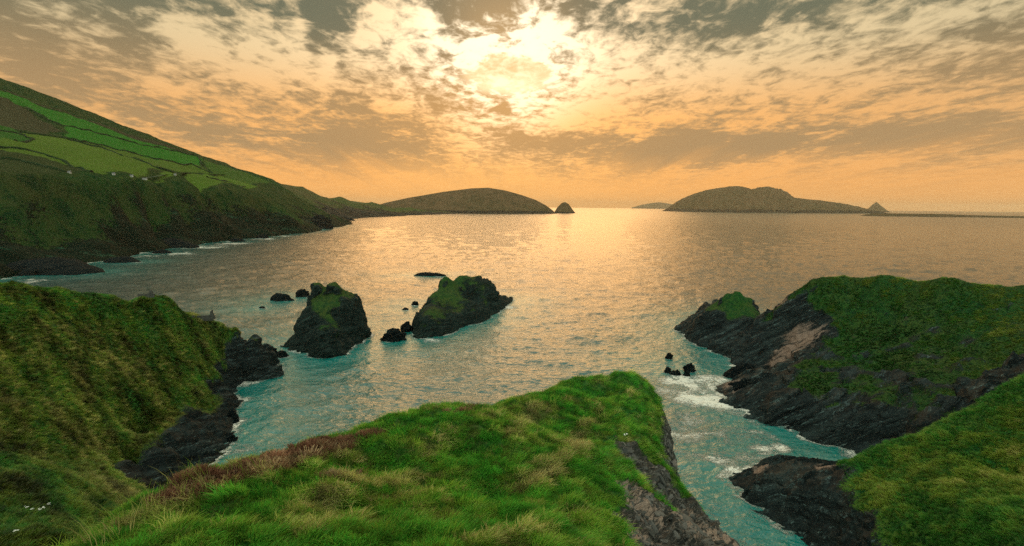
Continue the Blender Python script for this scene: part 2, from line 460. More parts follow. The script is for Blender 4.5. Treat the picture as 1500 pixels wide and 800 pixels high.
terrain('right_headland', D, 42, 215, 78, 235, .33, M_RIGHT, warp=(1.2, 9), rock=2.0, rsz=5, veg=.6, vsz=2.6, gn=.8, gsz=6, slopek=.45, bumps=rb_bumps, pale_blobs=pr)

# ---------------- lower right headland
E = [W(1076, 707), W(1095, 730), W(1140, 758), W(1172, 782), W(1195, 810), W(1230, 850), W(1300, 930), W(1420, 1060)]
E += [off(p, -4, -4, -4) for p in E[:8]] + [off(W(1076, 707), -7, 3, -4)]
EC = [P(1108, 688, 86.5, -.2), P(1140, 677, 85, -.3), P(1166, 672, 83, -.3), P(1195, 678, 80, -.1), P(1225, 684, 77, .5), P(1300, 650, 75, .85), P(1380, 621, 73, .9), P(1440, 591, 72, .8), P(1500, 552, 71, .7), P(1620, 500, 69)]
E += EC
for i, c in enumerate(EC):
    E += [off(c, 2, 6, -3.5 if i < 5 else -5, -.3 if i < 4 else .2)]
    E += [off(c, 5, 13, -c[2] - 2 if i < 6 else -12, 0)]
E += [P(1150, 715, 78, -.5), P(1200, 720, 73, -.4), P(1130, 735, 77.5, -.6), P(1180, 760, 71.5, -.7), P(1220, 720, 71.5, .3), P(1250, 745, 66, .5), P(1235, 775, 66, -.5), P(1285, 780, 60, .6), P(1260, 810, 61, -.4), P(1330, 840, 54, .6),
      P(1300, 700, 69, .9), P(1400, 680, 65), P(1390, 750, 58), P(1480, 700, 60), P(1500, 620, 66), P(1500, 790, 48), P(1420, 800, 52), P(1600, 700, 52), P(1420, 950, 44, .6), P(1620, 900, 40), P(1700, 620, 58),
      P(1420, 1010, 40, .2), (52, 30, 14, .8), (38, 30, 4, 0), (60, 20, 22, 1), (36, 36, -4, 0)]
pe = [(*P(1115, 690, 85)[:3], 2.0, .9), (*P(1210, 683, 78)[:3], 2.6, .8), (*P(1478, 575, 71)[:3], 4, 1.0), (*P(1440, 598, 72)[:3], 2.6, .9), (*P(1480, 615, 68)[:3], 2.4, .9), (*P(1400, 614, 73)[:3], 2, .7)]
def e_bumps(xy, z):
    q = np.stack([xy[:, 0] * .10, xy[:, 1] * .10, 0 * z], 1)
    return 1.4 * fbm(q, 4) * sstep(2, 7, z)
terrain('lower_headland', E, 30, 100, 18, 98, .21, M_LOWER, warp=(.6, 5), rock=1.25, rsz=3.0, sn=SN_E, veg=.7, vsz=2.0, gn=.4, gsz=4, bumps=e_bumps, pale_blobs=pe)

# ---------------- the big hill on the left with its sea cliff
def fbp(P0, dx, dy, z, g=1): return (P0[0] + dx, P0[1] + dy, z, g)
def dens(a, n=4):
    a = np.array(a, float); o = []
    for i in range(len(a) - 1):
        for k in range(n): o.append(tuple(a[i] + (a[i + 1] - a[i]) * k / n))
    return o + [tuple(a[-1])]
FS = [P(-420, -60, 760), P(-200, 40, 830), P(0, 113, 900), P(100, 152, 980), P(200, 191, 1060), P(300, 229, 1150), P(350, 247, 1200), P(400, 264, 1250), P(425, 281, 1240)]
Fp = list(FS)
for c in FS: Fp += [(c[0] - 150, c[1] + 260, c[2] * .86 - 12, 1), (c[0] - 300, c[1] + 600, c[2] * .5 - 30, 1)]
SH = [W(-140, 440), W(-60, 420), W(0, 405), W(70, 396), W(140, 383), W(215, 369), W(290, 357), W(350, 350), W(400, 346), W(440, 342)]
SH = dens(SH, 3)
Fp += SH + [off(p, 22, -6, -14) for p in SH[::3]] + [off(p, -6, 2, 7, .1) for p in SH[:-1:2]]
CE = dens([P(-150, 254, 370), P(0, 259, 402), P(45, 260, 425), P(90, 263, 452), P(180, 267, 535), P(250, 272, 627), P(320, 277, 730), P(380, 287, 832), P(415, 301, 892), P(432, 320, 905, .6)])
Fp += CE + [off(c, -14, 8, 3.5) for c in CE[::2][:15]] + [off(c, 4, -3, -9, .6) for c in CE[1::2][:15]]
Fp += [P(40, 310, 400, .7), P(100, 320, 438, .8), P(180, 310, 520, .9), P(250, 310, 616, .8), P(320, 310, 722, .7), P(390, 315, 826, .6), P(60, 365, 392, .4), P(220, 350, 560, .45), P(300, 342, 697, .4), (FS[-1][0] + 60, 1330, 20, .6), (FS[-1][0] + 110, 1450, -14, 0), off(W(440, 342), 30, 60, -14), off(W(440, 342), -5, 150, -14)]
Fp += [P(0, 200, 620), P(100, 210, 700), P(200, 235, 790), P(300, 256, 930), P(0, 235, 470), P(100, 247, 540), P(0, 150, 780), P(120, 180, 880), P(-150, 150, 640), P(370, 272, 1020)]
def f_bumps(xy, z):
    c = np.abs(fbm(np.stack([xy[:, 0] / 90, xy[:, 1] / 90, 0 * z], 1), 4))
    return (-15 * c * sstep(4, 30, z) * sstep(64, 46, z)) + 5 * fbm(np.stack([xy[:, 0] / 60, xy[:, 1] / 60, 0 * z + 3], 1), 4) * sstep(70, 130, z)
_Frb = RBF(np.array(Fp)[:, :2], np.array(Fp)[:, 2:4])
def poly_on(pix, rb=_Frb):
    o = []
    for a in pix:
        q = hit(rb, a[0], a[1], 200, 2500, 4000)
        if q is not None: o.append(q[:2])
    return np.array(o)
def inside(poly, xy):
    x, y = xy[:, 0], xy[:, 1]; r = np.zeros(len(xy), bool); n = len(poly)
    for i in range(n):
        x1, y1 = poly[i]; x2, y2 = poly[(i + 1) % n]
        c = ((y1 > y) != (y2 > y)) & (x < (x2 - x1) * (y - y1) / (y2 - y1 + 1e-12) + x1)
        r ^= c
    return r
FIELDS = [([(-30, 128), (8, 135), (100, 166), (200, 205), (280, 228), (296, 234), (292, 244), (220, 232), (150, 213), (100, 201), (90, 182), (40, 156), (-30, 140)], (.026, .17, .014)),
          ([(-30, 196), (28, 194), (70, 200), (112, 207), (190, 232), (256, 255), (200, 256), (136, 252), (60, 232), (-30, 212)], (.10, .17, .02)),
          ([(112, 207), (150, 213), (220, 232), (292, 244), (312, 254), (262, 254), (190, 232)], (.09, .155, .02)),
          ([(-30, 214), (0, 216), (60, 232), (110, 246), (140, 254), (-30, 256)], (.035, .05, .018)),
          ([(296, 236), (312, 228), (350, 250), (400, 268), (425, 276), (360, 270), (312, 256)], (.05, .115, .018)),
          ([(-30, 142), (6, 145), (40, 160), (92, 194), (70, 199), (20, 188), (-30, 170)], (.055, .048, .028)),
          ([(-30, 172), (16, 186), (48, 206), (0, 206), (-30, 205)], (.028, .12, .015)),
          ([(160, 262), (240, 256), (320, 258), (380, 273), (320, 269), (240, 266)], (.10, .18, .022)),
          ([(-60, 80), (0, 112), (100, 151), (200, 190), (300, 228), (340, 243), (312, 230), (280, 227), (200, 204), (100, 165), (8, 134), (-60, 110)], (.052, .042, .026))]
_fpoly = [(poly_on(p), c) for p, c in FIELDS]
def f_extra(p):
    xy = p[:, :2] + 9 * np.stack([fbm(np.stack([p[:, 0] / 60, p[:, 1] / 60, 0 * p[:, 0]], 1), 3), fbm(np.stack([p[:, 0] / 60, p[:, 1] / 60, 0 * p[:, 0] + 9], 1), 3)], 1)
    c = np.zeros((len(p), 4)); 
    for pl, k in _fpoly:
        if len(pl) < 3: continue
        ins = inside(pl, xy); c[ins] = (*k, 1)
    return {'field': c}
def hill_mat():
    m = land_mat('hill_fields', green=(.012, .060, .012), olive=(.040, .055, .016), dark=(.005, .030, .010), rock0=(.003, .011, .007), rock1=(.008, .026, .015), s=12, vs=14, spec=.03)
    T = NT(m.node_tree); b = [n for n in m.node_tree.nodes if n.type == 'BSDF_PRINCIPLED'][0]
    old = b.inputs['Base Color'].links[0].from_socket
    fa = T.attr('field'); pos = T.n('ShaderNodeNewGeometry').outputs['Position']
    n = T.add(T.mul(T.noise(pos, .02, 5, .65), .6), T.mul(T.noise(pos, .15, 4, .6), .4))
    fc = T.mix(T.ss(.3, .7, n), T.mix(.28, fa.outputs['Color'], (.02, .035, .01)), T.mix(.15, fa.outputs['Color'], (.12, .12, .04)))
    T.put(b.inputs['Base Color'], T.mix(T.m('MULTIPLY', fa.outputs['Alpha'], .92), old, fc))
    return m
M_HILL = hill_mat()
terrain('hill', Fp, -1060, -300, 300, 1560, 3.2, M_HILL, warp=(12, 70), rock=6, rsz=30, veg=3.0, vsz=26, gn=.5, gsz=40, slopek=.15, zcut=-6, bumps=f_bumps, extra=f_extra, flat=False, zmax=326)

G2 = [P(330, 246, 1650), P(400, 264.5, 1750), P(440, 273, 1950), P(500, 288, 2250), P(545, 296, 2600), P(600, 304, 2950), P(650, 309, 3250)]
Gp = list(G2)
for c in G2: Gp += [(c[0] - 120, c[1] + 400, c[2] * .4, 1)]
gw = [W(420, 328), W(445, 326), W(500, 321.5), W(540, 318.5), W(590, 316), W(640, 314.3), W(665, 313.4)]
Gp += gw + [off(p, 60, -20, -16) for p in gw] + [P(400, 300, 1420, .6), P(445, 300, 1640, .6), P(480, 302, 1850, .6), P(520, 305, 2150, .7), P(560, 308, 2500), P(600, 310, 2850), P(640, 311.5, 3150)]
terrain('coast_hill', Gp, -1150, -330, 1380, 3700, 9, M_FAR, warp=(25, 160), rock=10, rsz=60, veg=5, vsz=50, gn=.4, gsz=60, zcut=-8, flat=False)

# ---------------- islands and distant coast
def island(name, prof, Y, half, label, mat=M_ISLE, zb=-6, amp=.06, seed=0, res=None, kind=None, cat='island', skew=0.0):
    """a long island: PROF = skyline in photo pixels seen at distance Y; HALF = half its depth in metres"""
    q = np.array([P(a, b, Y)[:3] for a, b in prof])
    xs = np.linspace(q[0, 0], q[-1, 0], 220)
    hs = np.interp(xs, q[:, 0], np.maximum(q[:, 2], 0))
    vv = np.linspace(-1, 1, 70)
    Xg, Vg = np.meshgrid(xs, vv)
    Hg = np.tile(hs, (70, 1))
    sh = np.where(Vg < 0, 1 - np.abs(Vg) ** 1.6, 1 - np.abs(Vg) ** 2)
    Yg = Y + Vg * half * (.35 + .65 * np.clip(Hg / hs.max(), 0, 1)) + skew * (Xg - q[0, 0])
    sc = hs.max() * .8
    pp = np.stack([Xg.ravel() / sc, Yg.ravel() / sc, np.full(Xg.size, seed * 7.7)], 1)
    nz = fbm(pp, 5, .55, ridged=True) - .4
    side = np.clip(np.abs(Vg) * 2.2, 0, 1).ravel()
    z = (Hg * sh).ravel() + nz * amp * hs.max() * side * 2.4 * (Hg.ravel() / hs.max()) 
    z = np.where(sh.ravel() <= .03, zb, z)
    z[(Xg.ravel() == xs[0]) | (Xg.ravel() == xs[-1])] = zb
    V = np.stack([Xg.ravel(), Yg.ravel(), np.maximum(z, zb)], 1)
    g = sstep(.03, .2, z / hs.max()) * 1.2 + .3 * nz
    o = link(name, mesh_np(name, V, grid_faces(70, 220), {'grass': g, 'pale': 0 * g, 'dry': .2 * nz}, True), mat)
    tag(o, label, cat, kind=kind)
    return o
island('island', [(548, 302), (565, 297), (600, 289.5), (650, 281), (690, 276), (715, 275), (740, 279), (765, 286), (785, 293), (800, 301), (808, 307), (815, 313.5)], 3600, 330,
       'long rounded dark headland hill low on the horizon beyond the left coast', amp=.05, seed=1)
island('island', [(811, 313), (817, 303), (823, 297.5), (828, 296), (833, 299), (838, 306), (843, 313)], 3900, 60, 'small pointed rock islet just off the tip of the rounded headland', amp=.1, seed=2)
island('island', [(978, 309), (988, 301), (1005, 290), (1030, 280), (1060, 274.5), (1075, 273), (1092, 278), (1104, 277.5), (1115, 274), (1126, 279.5), (1136, 288), (1160, 291), (1200, 296), (1228, 302), (1248, 308.5), (1261, 313)],
       6800, 900, 'largest island on the horizon, humped green ridge with two summits', amp=.12, seed=3, skew=-.12)
island('island', [(926, 304), (940, 300), (955, 297.5), (965, 296.3), (975, 297.5), (988, 300), (1000, 304)], 21000, 500, 'faint pale island far away behind the largest island', amp=.1, seed=4)
island('island', [(1265, 311), (1271, 307), (1279, 300), (1284, 296), (1290, 301), (1297, 307), (1304, 312)], 9500, 130, 'small steep pyramid shaped island in the haze', amp=.12, seed=5)
island('island', [(1262, 316.5), (1280, 312.5), (1320, 313), (1360, 313.2), (1367, 314), (1400, 315), (1440, 315.6), (1456, 317.5), (1464, 317.3), (1500, 318.3), (1560, 319.5), (1700, 324)], 3900, 120,
       'long low flat reef of dark land stretching to the frame edge', amp=.25, seed=6, skew=-.35)

# ================================================================== SEA STACKS AND ROCKS
def islet(name, poly, tops, flank, label, mat=M_STACK, res=.35, rock=1.3, rsz=4.0, k=1.5, cat='sea stack', group=None, gbias=0.0, warp=1.2):
    """poly: waterline (world xy), tops: (x, y, z, grass) control points of the upper surface, flank: width of the steep sides"""
    poly = np.array(poly); tops = np.array(tops)
    x0, y0 = poly.min(0) - 5; x1, y1 = poly.max(0) + 5
    nx, ny = int((x1 - x0) / res) + 1, int((y1 - y0) / res) + 1
    X, Y = np.meshgrid(np.linspace(x0, x1, nx), np.linspace(y0, y1, ny))
    xy = np.stack([X.ravel(), Y.ravel()], 1)
    w3 = np.stack([xy[:, 0] / (rsz * 1.4), xy[:, 1] / (rsz * 1.4), 0 * xy[:, 0]], 1)
    q = xy + warp * np.stack([fbm(w3, 4), fbm(w3 + 11.1, 4)], 1)
    ins = inside(poly, q); d = np.full(len(q), 1e9)
    for i in range(len(poly)):
        a, b = poly[i], poly[(i + 1) % len(poly)]
        ab = b - a; t = np.clip(((q - a) @ ab) / (ab @ ab), 0, 1)
        d = np.minimum(d, np.linalg.norm(q - a - t[:, None] * ab, axis=1))
    sd = np.where(ins, d, -d)
    wgt = 1 / (np.linalg.norm(q[:, None] - tops[None, :, :2], axis=2) ** 2.5 + .3)
    wgt /= wgt.sum(1, keepdims=True)
    top = wgt @ tops[:, 2]; g = wgt @ tops[:, 3]
    s = np.clip(sd / flank, 0, 1)
    z = np.where(sd > 0, top * (1 - (1 - s) ** k), sd * 1.6)
    z = np.maximum(z, -5)
    G = np.stack([X, Y, z.reshape(ny, nx)], 2)
    nrm = grid_normals(G).reshape(-1, 3); p = G.reshape(-1, 3)
    gm = g + gbias + .4 * fbm(p / (rsz * 1.3), 4) - .9 * sstep(.62, .25, nrm[:, 2]) - sstep(4, 1, p[:, 2])
    m = sstep(.38, .62, gm)
    rd = rock * (.85 * beds(p, rsz, SN) + .7 * fbm(p / rsz, 6, .6, ridged=True))
    fade = sstep(-4, 0, p[:, 2]) * .85 + .15
    p2 = p + nrm * ((rd * (1 - m) + (.35 * rock * fbm(p / 1.5, 4)) * m) * fade)[:, None]
    keep = p2[:, 2] > -2.5
    V, Fq, at, _ = compact(p2, grid_faces(ny, nx, keep), {'grass': np.clip(gm, -.5, 1.5), 'pale': 0 * gm, 'dry': .2 * fbm(p / 5, 3)})
    o = link(name, mesh_np(name, V, Fq, at, at['grass'][Fq].mean(1) > .45), mat)
    tag(o, label, cat, group)
    sh = p2[np.abs(p2[:, 2]) < .7]; SHORE.append(sh[::max(1, len(sh) // 2500)])
    return o
def xy(*pts): return [w[:2] for w in (W(*p) for p in pts)]

# stack on the left
poly = xy((419, 506), (434, 514), (455, 521), (478, 525), (497, 520), (507, 515), (514, 506)) 
a, b = poly[0], poly[-1]
poly += [(b[0] + 2.5, b[1] + 12), (b[0] - 2, b[1] + 24), (b[0] - 9, b[1] + 30), (a[0] + 6, a[1] + 30), (a[0] + 1, a[1] + 18)]
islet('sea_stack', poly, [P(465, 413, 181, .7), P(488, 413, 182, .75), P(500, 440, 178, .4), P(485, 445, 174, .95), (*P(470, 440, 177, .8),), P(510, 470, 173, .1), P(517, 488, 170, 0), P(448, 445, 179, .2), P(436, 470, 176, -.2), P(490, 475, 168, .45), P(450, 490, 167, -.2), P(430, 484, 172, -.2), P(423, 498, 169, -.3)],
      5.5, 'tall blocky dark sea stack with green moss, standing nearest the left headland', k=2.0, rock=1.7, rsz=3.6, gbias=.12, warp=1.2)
# stack on the right of it
poly = xy((605, 480), (612, 497), (640, 493), (672, 482), (705, 470), (735, 453), (748, 441))
a, b = poly[0], poly[-1]
poly += [(b[0] - 1, b[1] + 6), (b[0] - 12, b[1] + 9), (a[0] + 22, a[1] + 52), (a[0] + 10, a[1] + 40), (a[0] + 1, a[1] + 20)]
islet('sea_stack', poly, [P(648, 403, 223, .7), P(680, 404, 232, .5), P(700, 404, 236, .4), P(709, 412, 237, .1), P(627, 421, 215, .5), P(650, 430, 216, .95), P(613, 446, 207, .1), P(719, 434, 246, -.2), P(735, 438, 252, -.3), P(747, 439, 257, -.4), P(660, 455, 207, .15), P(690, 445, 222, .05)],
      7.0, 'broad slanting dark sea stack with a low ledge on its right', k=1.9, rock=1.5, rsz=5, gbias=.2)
# pinnacle at the tip of the right headland
poly = xy((994, 480), (1010, 497), (1040, 512), (1080, 528), (1112, 538), (1135, 532), (1150, 520))
a, b = poly[0], poly[-1]
poly += [(b[0] + 8, b[1] + 24), (b[0] - 4, b[1] + 36), (a[0] + 24, a[1] + 26), (a[0] + 8, a[1] + 12)]
islet('rock_pinnacle', poly, [P(1066, 430, 186, 1.0), P(1082, 427, 186, 1.0), P(1098, 436, 186, .9), P(1050, 450, 186, .6), P(1080, 455, 180, 1.0), P(1112, 462, 184, .4), P(1020, 462, 194, -.2), P(1001, 474, 200, -.4), P(1075, 490, 169, -.3), P(1045, 485, 177, -.3), P(1110, 495, 165, -.4), P(1140, 480, 172, -.2)],
      9.0, 'pointed grassy rock pinnacle at the seaward tip of the right headland', mat=M_RIGHT, k=1.8, rock=1.6, rsz=4.5, cat='pinnacle')

def sea_rock(px, py, wpx, hpx, label, seed, elong=1.0, depth=1.0, mat=M_ROCK, group='small dark rocks in the sea', peak=0.0, name='sea_rock'):
    """a rock whose waterline centre is seen at (px,py), wpx wide and hpx high in the photo"""
    c = np.array(W(px, py)[:3]); dist = np.linalg.norm(c - EYE)
    m = dist / FPX
    w = wpx * m / 2; h = hpx * m
    n = 56
    th = np.linspace(0, 2 * np.pi, n, endpoint=False); rr = np.linspace(0, 1, 22)
    TH, RRr = np.meshgrid(th, rr)
    x = w * RRr * np.cos(TH); y = w * depth * RRr * np.sin(TH)
    prof = (1 - RRr ** 2.2) ** (.55 + peak)
    z = h * 1.1 * prof - .35 * h * (RRr ** 3) - .3
    p = np.stack([x.ravel(), y.ravel(), z.ravel()], 1)
    s = max(w, h) * .8
    q = p / s + seed * 3.1
    fr = fbm(q, 4, .6, ridged=True); t = (p @ SN) / s
    bed = np.abs(perlin((p - (p @ SN)[:, None] * SN) / s * .4 + (t * 2.4)[:, None] * SN + seed))
    dsp = .42 * min(w, max(h, w * .3)) * (fr - .2) + .45 * min(w, max(h, w * .3)) * (bed - .35)
    dirn = p / (np.linalg.norm(p, axis=1, keepdims=True) + 1e-6) * [1, 1, .8]
    p = p + dirn * dsp[:, None]
    F4 = grid_faces(22, n)
    wrap = np.stack([np.arange(21) * n + n - 1, np.arange(21) * n, (np.arange(21) + 1) * n, (np.arange(21) + 1) * n + n - 1], 1)
    F4 = np.concatenate([F4, wrap])
    p[:n] = p[:n].mean(0)
    V = p
    g = np.full(len(V), -.4)
    me = mesh_np(name, V, F4, {'grass': g, 'pale': 0 * g, 'dry': 0 * g}, False)
    o = link(name, me, mat); o.location = c
    tag(o, label, 'rock', group)
    sh = V[np.abs(V[:, 2]) < max(.5, .3 * h)] + c; SHORE.append(sh[::6])
    return o
ROCKS = [
 (630, 404, 48, 5, 'long flat dark reef lying behind the broad slanting sea stack', .25, -.1),
 (413, 440, 32, 9, 'low dark rock lying left of the tall blocky sea stack, wide and rounded', .5, 0),
 (443, 434, 18, 10, 'upright dark rock touching the back of the tall blocky sea stack', .8, 0),
 (384, 451, 9, 2.5, 'tiny dark rock alone in the water behind the left headland', .6, 0),
 (399, 519, 17, 9, 'pointed dark rock between the left headland and the tall stack, further left of a pair', .7, .2),
 (413, 522, 17, 8, 'jagged dark rock between the left headland and the tall stack, closest to the stack', .7, .2),
 (577, 499, 32, 16, 'dark block of rock off the left end of the broad stack, bigger of two', .7, 0),
 (596, 484, 17, 11, 'dark block of rock wedged against the left end of the broad stack', .7, 0),
 (594, 454, 11, 3.5, 'thin dark rock sliver left of the broad stack, lower of two', .6, 0),
 (608, 446, 10, 4.5, 'thin dark rock sliver left of the broad stack, touching its flank', .6, 0),
 (467, 335, 36, 16, 'dark cone shaped rock off the end of the big sea cliff', .8, .6),
 (980, 526, 13, 9, 'sharp leaning dark rock in the foam, standing apart from its cluster', .6, .5),
 (978, 546, 11, 9, 'narrow upright dark rock at the left end of the rock cluster in the foam', .7, .4),
 (990, 549, 18, 7, 'low knobbly dark rock in the middle of the cluster in the foam', .6, 0),
 (1006, 551, 12, 8, 'small pointed dark rock at the front of the cluster in the foam', .6, .4),
 (1010, 543, 18, 9, 'largest dark rock at the right of the cluster in the foam', .6, .2),
 (70, 399, 112, 11, 'big flat black slab of rock at the foot of the sea cliff', .5, -.15),
 (178, 384, 44, 6, 'low black reef in the surf right of the big flat slab', .4, 0),
 (237, 371, 26, 4, 'small black reef in the surf halfway along the sea cliff', .4, 0),
 (250, 362, 70, 9, 'black ledge at the foot of the sea cliff behind the surf', .4, 0),
 (347, 354, 24, 4, 'small black rock in white surf near the far end of the cliff', .4, 0),
 (384, 349, 18, 5, 'rounded black rock in surf below the far end of the cliff', .4, 0),
 (507, 323, 26, 3.4, 'thin dark skerry off the far coast beyond the cone shaped rock', .4, 0),
 (552, 317.5, 22, 1.8, 'faint dark skerry low in the water below the far coast', .4, 0),
 (341, 617, 16, 15, 'wet black boulder at the water edge under the left headland cliff', .8, .1),
 (337, 645, 20, 8, 'low wet black rock in the surf under the left headland', .8, 0),
 (1088, 552, 44, 16, 'jagged brown rock shelf off the pink ridge of the right headland', .6, .1),
 (1078, 573, 30, 12, 'low broken rock ledge in the foam at the pink ridge end', .7, 0),
]
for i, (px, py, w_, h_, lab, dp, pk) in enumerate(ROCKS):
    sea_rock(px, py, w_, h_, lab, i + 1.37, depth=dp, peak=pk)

# ================================================================== HEDGES, ROAD, HOUSES ON THE HILL
def on_hill(px, py):
    q = hit(_Frb, px, py, 200, 2500, 6000)
    return q
_hv = LANDS['hill']['V']
_hk = kdtree.KDTree(len(_hv))
for i, v in enumerate(_hv): _hk.insert((v[0], v[1], 0), i)
_hk.balance()
def hz(x, y):
    r = _hk.find_n((x, y, 0), 3)
    return float(np.mean([_hv[i][2] for _, i, _ in r]))
M_HEDGE = simple_mat('hedge_leaves', (.008, .024, .007), .9, .5, .3, .6)
M_ROAD = simple_mat('asphalt_road', (.12, .12, .11), .9, .2, .5, .1)
HEDGES = [([(30, 193), (70, 200), (110, 207), (150, 219), (190, 232), (224, 245), (262, 256)], 'dark hedge line climbing between the olive field and the upper green field'),
          ([(112, 207), (150, 213), (190, 224), (235, 235), (280, 242), (318, 257)], 'thin dark hedge along the lower edge of the bright green field'),
          ([(40, 158), (92, 183), (152, 199), (224, 217), (290, 231), (296, 241)], 'dark hedge running across the middle of the bright green field'),
          ([(-20, 212), (10, 216), (50, 223), (96, 240), (136, 253)], 'thick dark hedge under the olive field above the brown pasture'),
          ([(-10, 190), (24, 194), (50, 206), (20, 206)], 'short dark hedge corner on the upper pasture left of the olive field'),
          ([(304, 261), (330, 266), (360, 273)], 'short dark hedge above the far end of the cliff'),
          ([(-20, 229), (30, 236), (70, 246), (110, 255)], 'faint dark hedge across the brown pasture near the cliff top')]
for pix, lab in HEDGES:
    pl = [on_hill(*a) for a in pix]; pl = [q[:2] for q in pl if q is not None]
    pts = []
    for a, b in zip(pl[:-1], pl[1:]):
        n = max(2, int(np.linalg.norm(b - a) / 6))
        for k in range(n): pts.append(a + (b - a) * k / n)
    pts = np.array(pts); n = len(pts)
    if n < 3: continue
    tg = np.gradient(pts, axis=0); tg /= np.linalg.norm(tg, axis=1)[:, None] + 1e-9
    nr = np.stack([-tg[:, 1], tg[:, 0]], 1)
    pts = pts + nr * rng.normal(0, .5, n)[:, None]
    V = []
    for i in range(n):
        z = hz(*pts[i]); h_ = 1.7 * rng.uniform(.55, 1.35); w_ = 1.4 * rng.uniform(.7, 1.3)
        for (o_, zz) in ((-1, -1.5), (-1, .6), (-.55, 1), (.1, 1.1), (.6, .95), (1, .5), (1, -1.5)):
            V.append((pts[i][0] + nr[i][0] * o_ * w_ + rng.normal(0, .3), pts[i][1] + nr[i][1] * o_ * w_, z + (h_ * zz if zz > 0 else zz)))
    tag(link('field_hedge', mesh_np('field_hedge', np.array(V), grid_faces(n, 7), None, False), M_HEDGE), lab, 'hedge', 'hedges between the hill fields')
rp = [on_hill(*a) for a in [(216, 261.5), (240, 259.5), (270, 258.3), (300, 256.5), (330, 256)]]
rp = np.array([q[:2] for q in rp if q is not None])
V = []
for i in range(len(rp)):
    for k in (-1, 1): V.append((rp[i][0] + k * 1.2, rp[i][1] + k * 2.4, hz(*rp[i]) + 1.6 + .5 * k))
link('road', mesh_np('road', np.array(V), grid_faces(len(rp), 2), None), M_ROAD)['kind'] = 'structure'

M_WALL = simple_mat('whitewashed_render', (.36, .35, .31), .8, .08, .6, .1)
M_ROOF = simple_mat('slate_roof', (.09, .09, .10), .7, .25, 1.0, .2)
M_DARK = simple_mat('dark_window_glass', (.02, .025, .03), .2, .1, 1.0, 0)
def box(cx, cy, cz, sx, sy, sz):
    v = np.array([[x, y, z] for z in (-.5, .5) for y in (-.5, .5) for x in (-.5, .5)]) * [sx, sy, sz] + [cx, cy, cz]
    f = np.array([[0, 2, 3, 1], [4, 5, 7, 6], [0, 1, 5, 4], [2, 6, 7, 3], [0, 4, 6, 2], [1, 3, 7, 5]])
    return v, f
def boxes(name, bs, mat, parent=None):
    V, Fs, k = [], [], 0
    for b_ in bs:
        v, f = box(*b_); V.append(v); Fs.append(f + k); k += 8
    return link(name, mesh_np(name, np.concatenate(V), np.concatenate(Fs), None, False), mat, parent)
def gable(name, L_, D_, z0, h, mat, parent, ov=.4):
    x, y = L_ / 2 + ov, D_ / 2 + ov
    V = np.array([(-x, -y, z0), (x, -y, z0), (x, y, z0), (-x, y, z0), (-x, 0, z0 + h), (x, 0, z0 + h)])
    me = bpy.data.meshes.new(name); me.from_pydata(V.tolist(), [], [(0, 1, 5, 4), (2, 3, 4, 5), (0, 4, 3), (1, 2, 5), (0, 3, 2, 1)])
    return link(name, me, mat, parent)
def house(px, py, L_, label, rz):
    q = on_hill(px, py); 
    e = bpy.data.objects.new('house', None); COL.objects.link(e)
    e.location = (q[0], q[1], hz(q[0], q[1])); e.rotation_euler[2] = rz; e.scale = (.42, .42, .36)
    tag(e, label, 'house', 'white houses on the hill')
    boxes('wall', [(0, 0, 1.2, L_, 6.5, 4.6)], M_WALL, e)
    rf = gable('roof', L_, 6.5, 3.52, 2.6, M_ROOF, e)
    boxes('chimney', [(L_ / 2 - .8, 0, 6.3, .9, .9, 1.6)], M_WALL, rf)
    for k in (-1, 1): boxes('window', [(k * L_ * .28, -3.27, 1.9, 1.2, .12, 1.2)], M_DARK, e)
    boxes('door', [(0, -3.27, 1.1, 1.1, .12, 2.2)], M_DARK, e)
house(212, 262.6, 11, 'long low white house at the road above the cliff, largest of the row', .35)
house(193, 259.5, 7, 'small white house left of the long white house', .5)
house(257, 259, 6, 'small white house standing alone right of the road bend', .3)
house(167, 258, 6, 'small white house furthest left beside the dark hedge end', .4)
house(102, 254, 5, 'tiny pale house standing alone on the brown pasture edge', .3)

# ================================================================== RUINED WALLS ON THE LEFT HEADLAND
M_STONE = simple_mat('dark_field_stone', (.06, .06, .055), .9, .5, 1.5, 1.0)
def lz(name, x, y):
    V = LANDS[name]['V']; d = (V[:, 0] - x) ** 2 + (V[:, 1] - y) ** 2
    return float(V[np.argsort(d)[:4], 2].max())
e = bpy.data.objects.new('ruined_wall', None); COL.objects.link(e)
p0 = P(293, 471, 130); z0 = lz('left_headland', p0[0], p0[1])
e.location = (p0[0], p0[1], z0); e.rotation_euler[2] = .25
tag(e, 'low dark ruined stone wall with a stub at its end, on the left headland', 'wall')
bs = []
for k in range(26):
    for c in range(4):
        if c == 3 and rng.random() < .35: continue
        bs.append((-3.0 + k * .24 + (.12 if c % 2 else 0), 0, -.4 + c * .36, .235, .6 + rng.uniform(-.05, .05), .35))
boxes('wall', bs, M_STONE, e)
bs = [(3.0 + rng.uniform(-.25, .25), rng.uniform(-.1, .1), .9 + k * .3 - .9, 1.3 - k * .14, .9 - k * .05, .295) for k in range(8)]
boxes('pier', bs, M_STONE, e)
e = bpy.data.objects.new('ruined_hut', None); COL.objects.link(e)
p0 = P(215, 440, 120.5); z0 = lz('left_headland', p0[0], p0[1])
e.location = (p0[0], p0[1], z0 - .3); e.rotation_euler[2] = .1
tag(e, 'small grey stone ruin on the highest knob of the left headland', 'ruin')
bs = []
for k in range(14):
    for c in range(4):
        bs.append((-1.7 + k * .26, 0, .1 + c * .3, .25, .5 + rng.uniform(-.05, .05), .29))
boxes('wall', bs, M_STONE, e)
boxes('gable_stub', [(1.1 + rng.uniform(-.1, .1), 0, 1.3 + k * .25 + .05, .9 - k * .2, .45, .245) for k in range(3)], M_STONE, e)

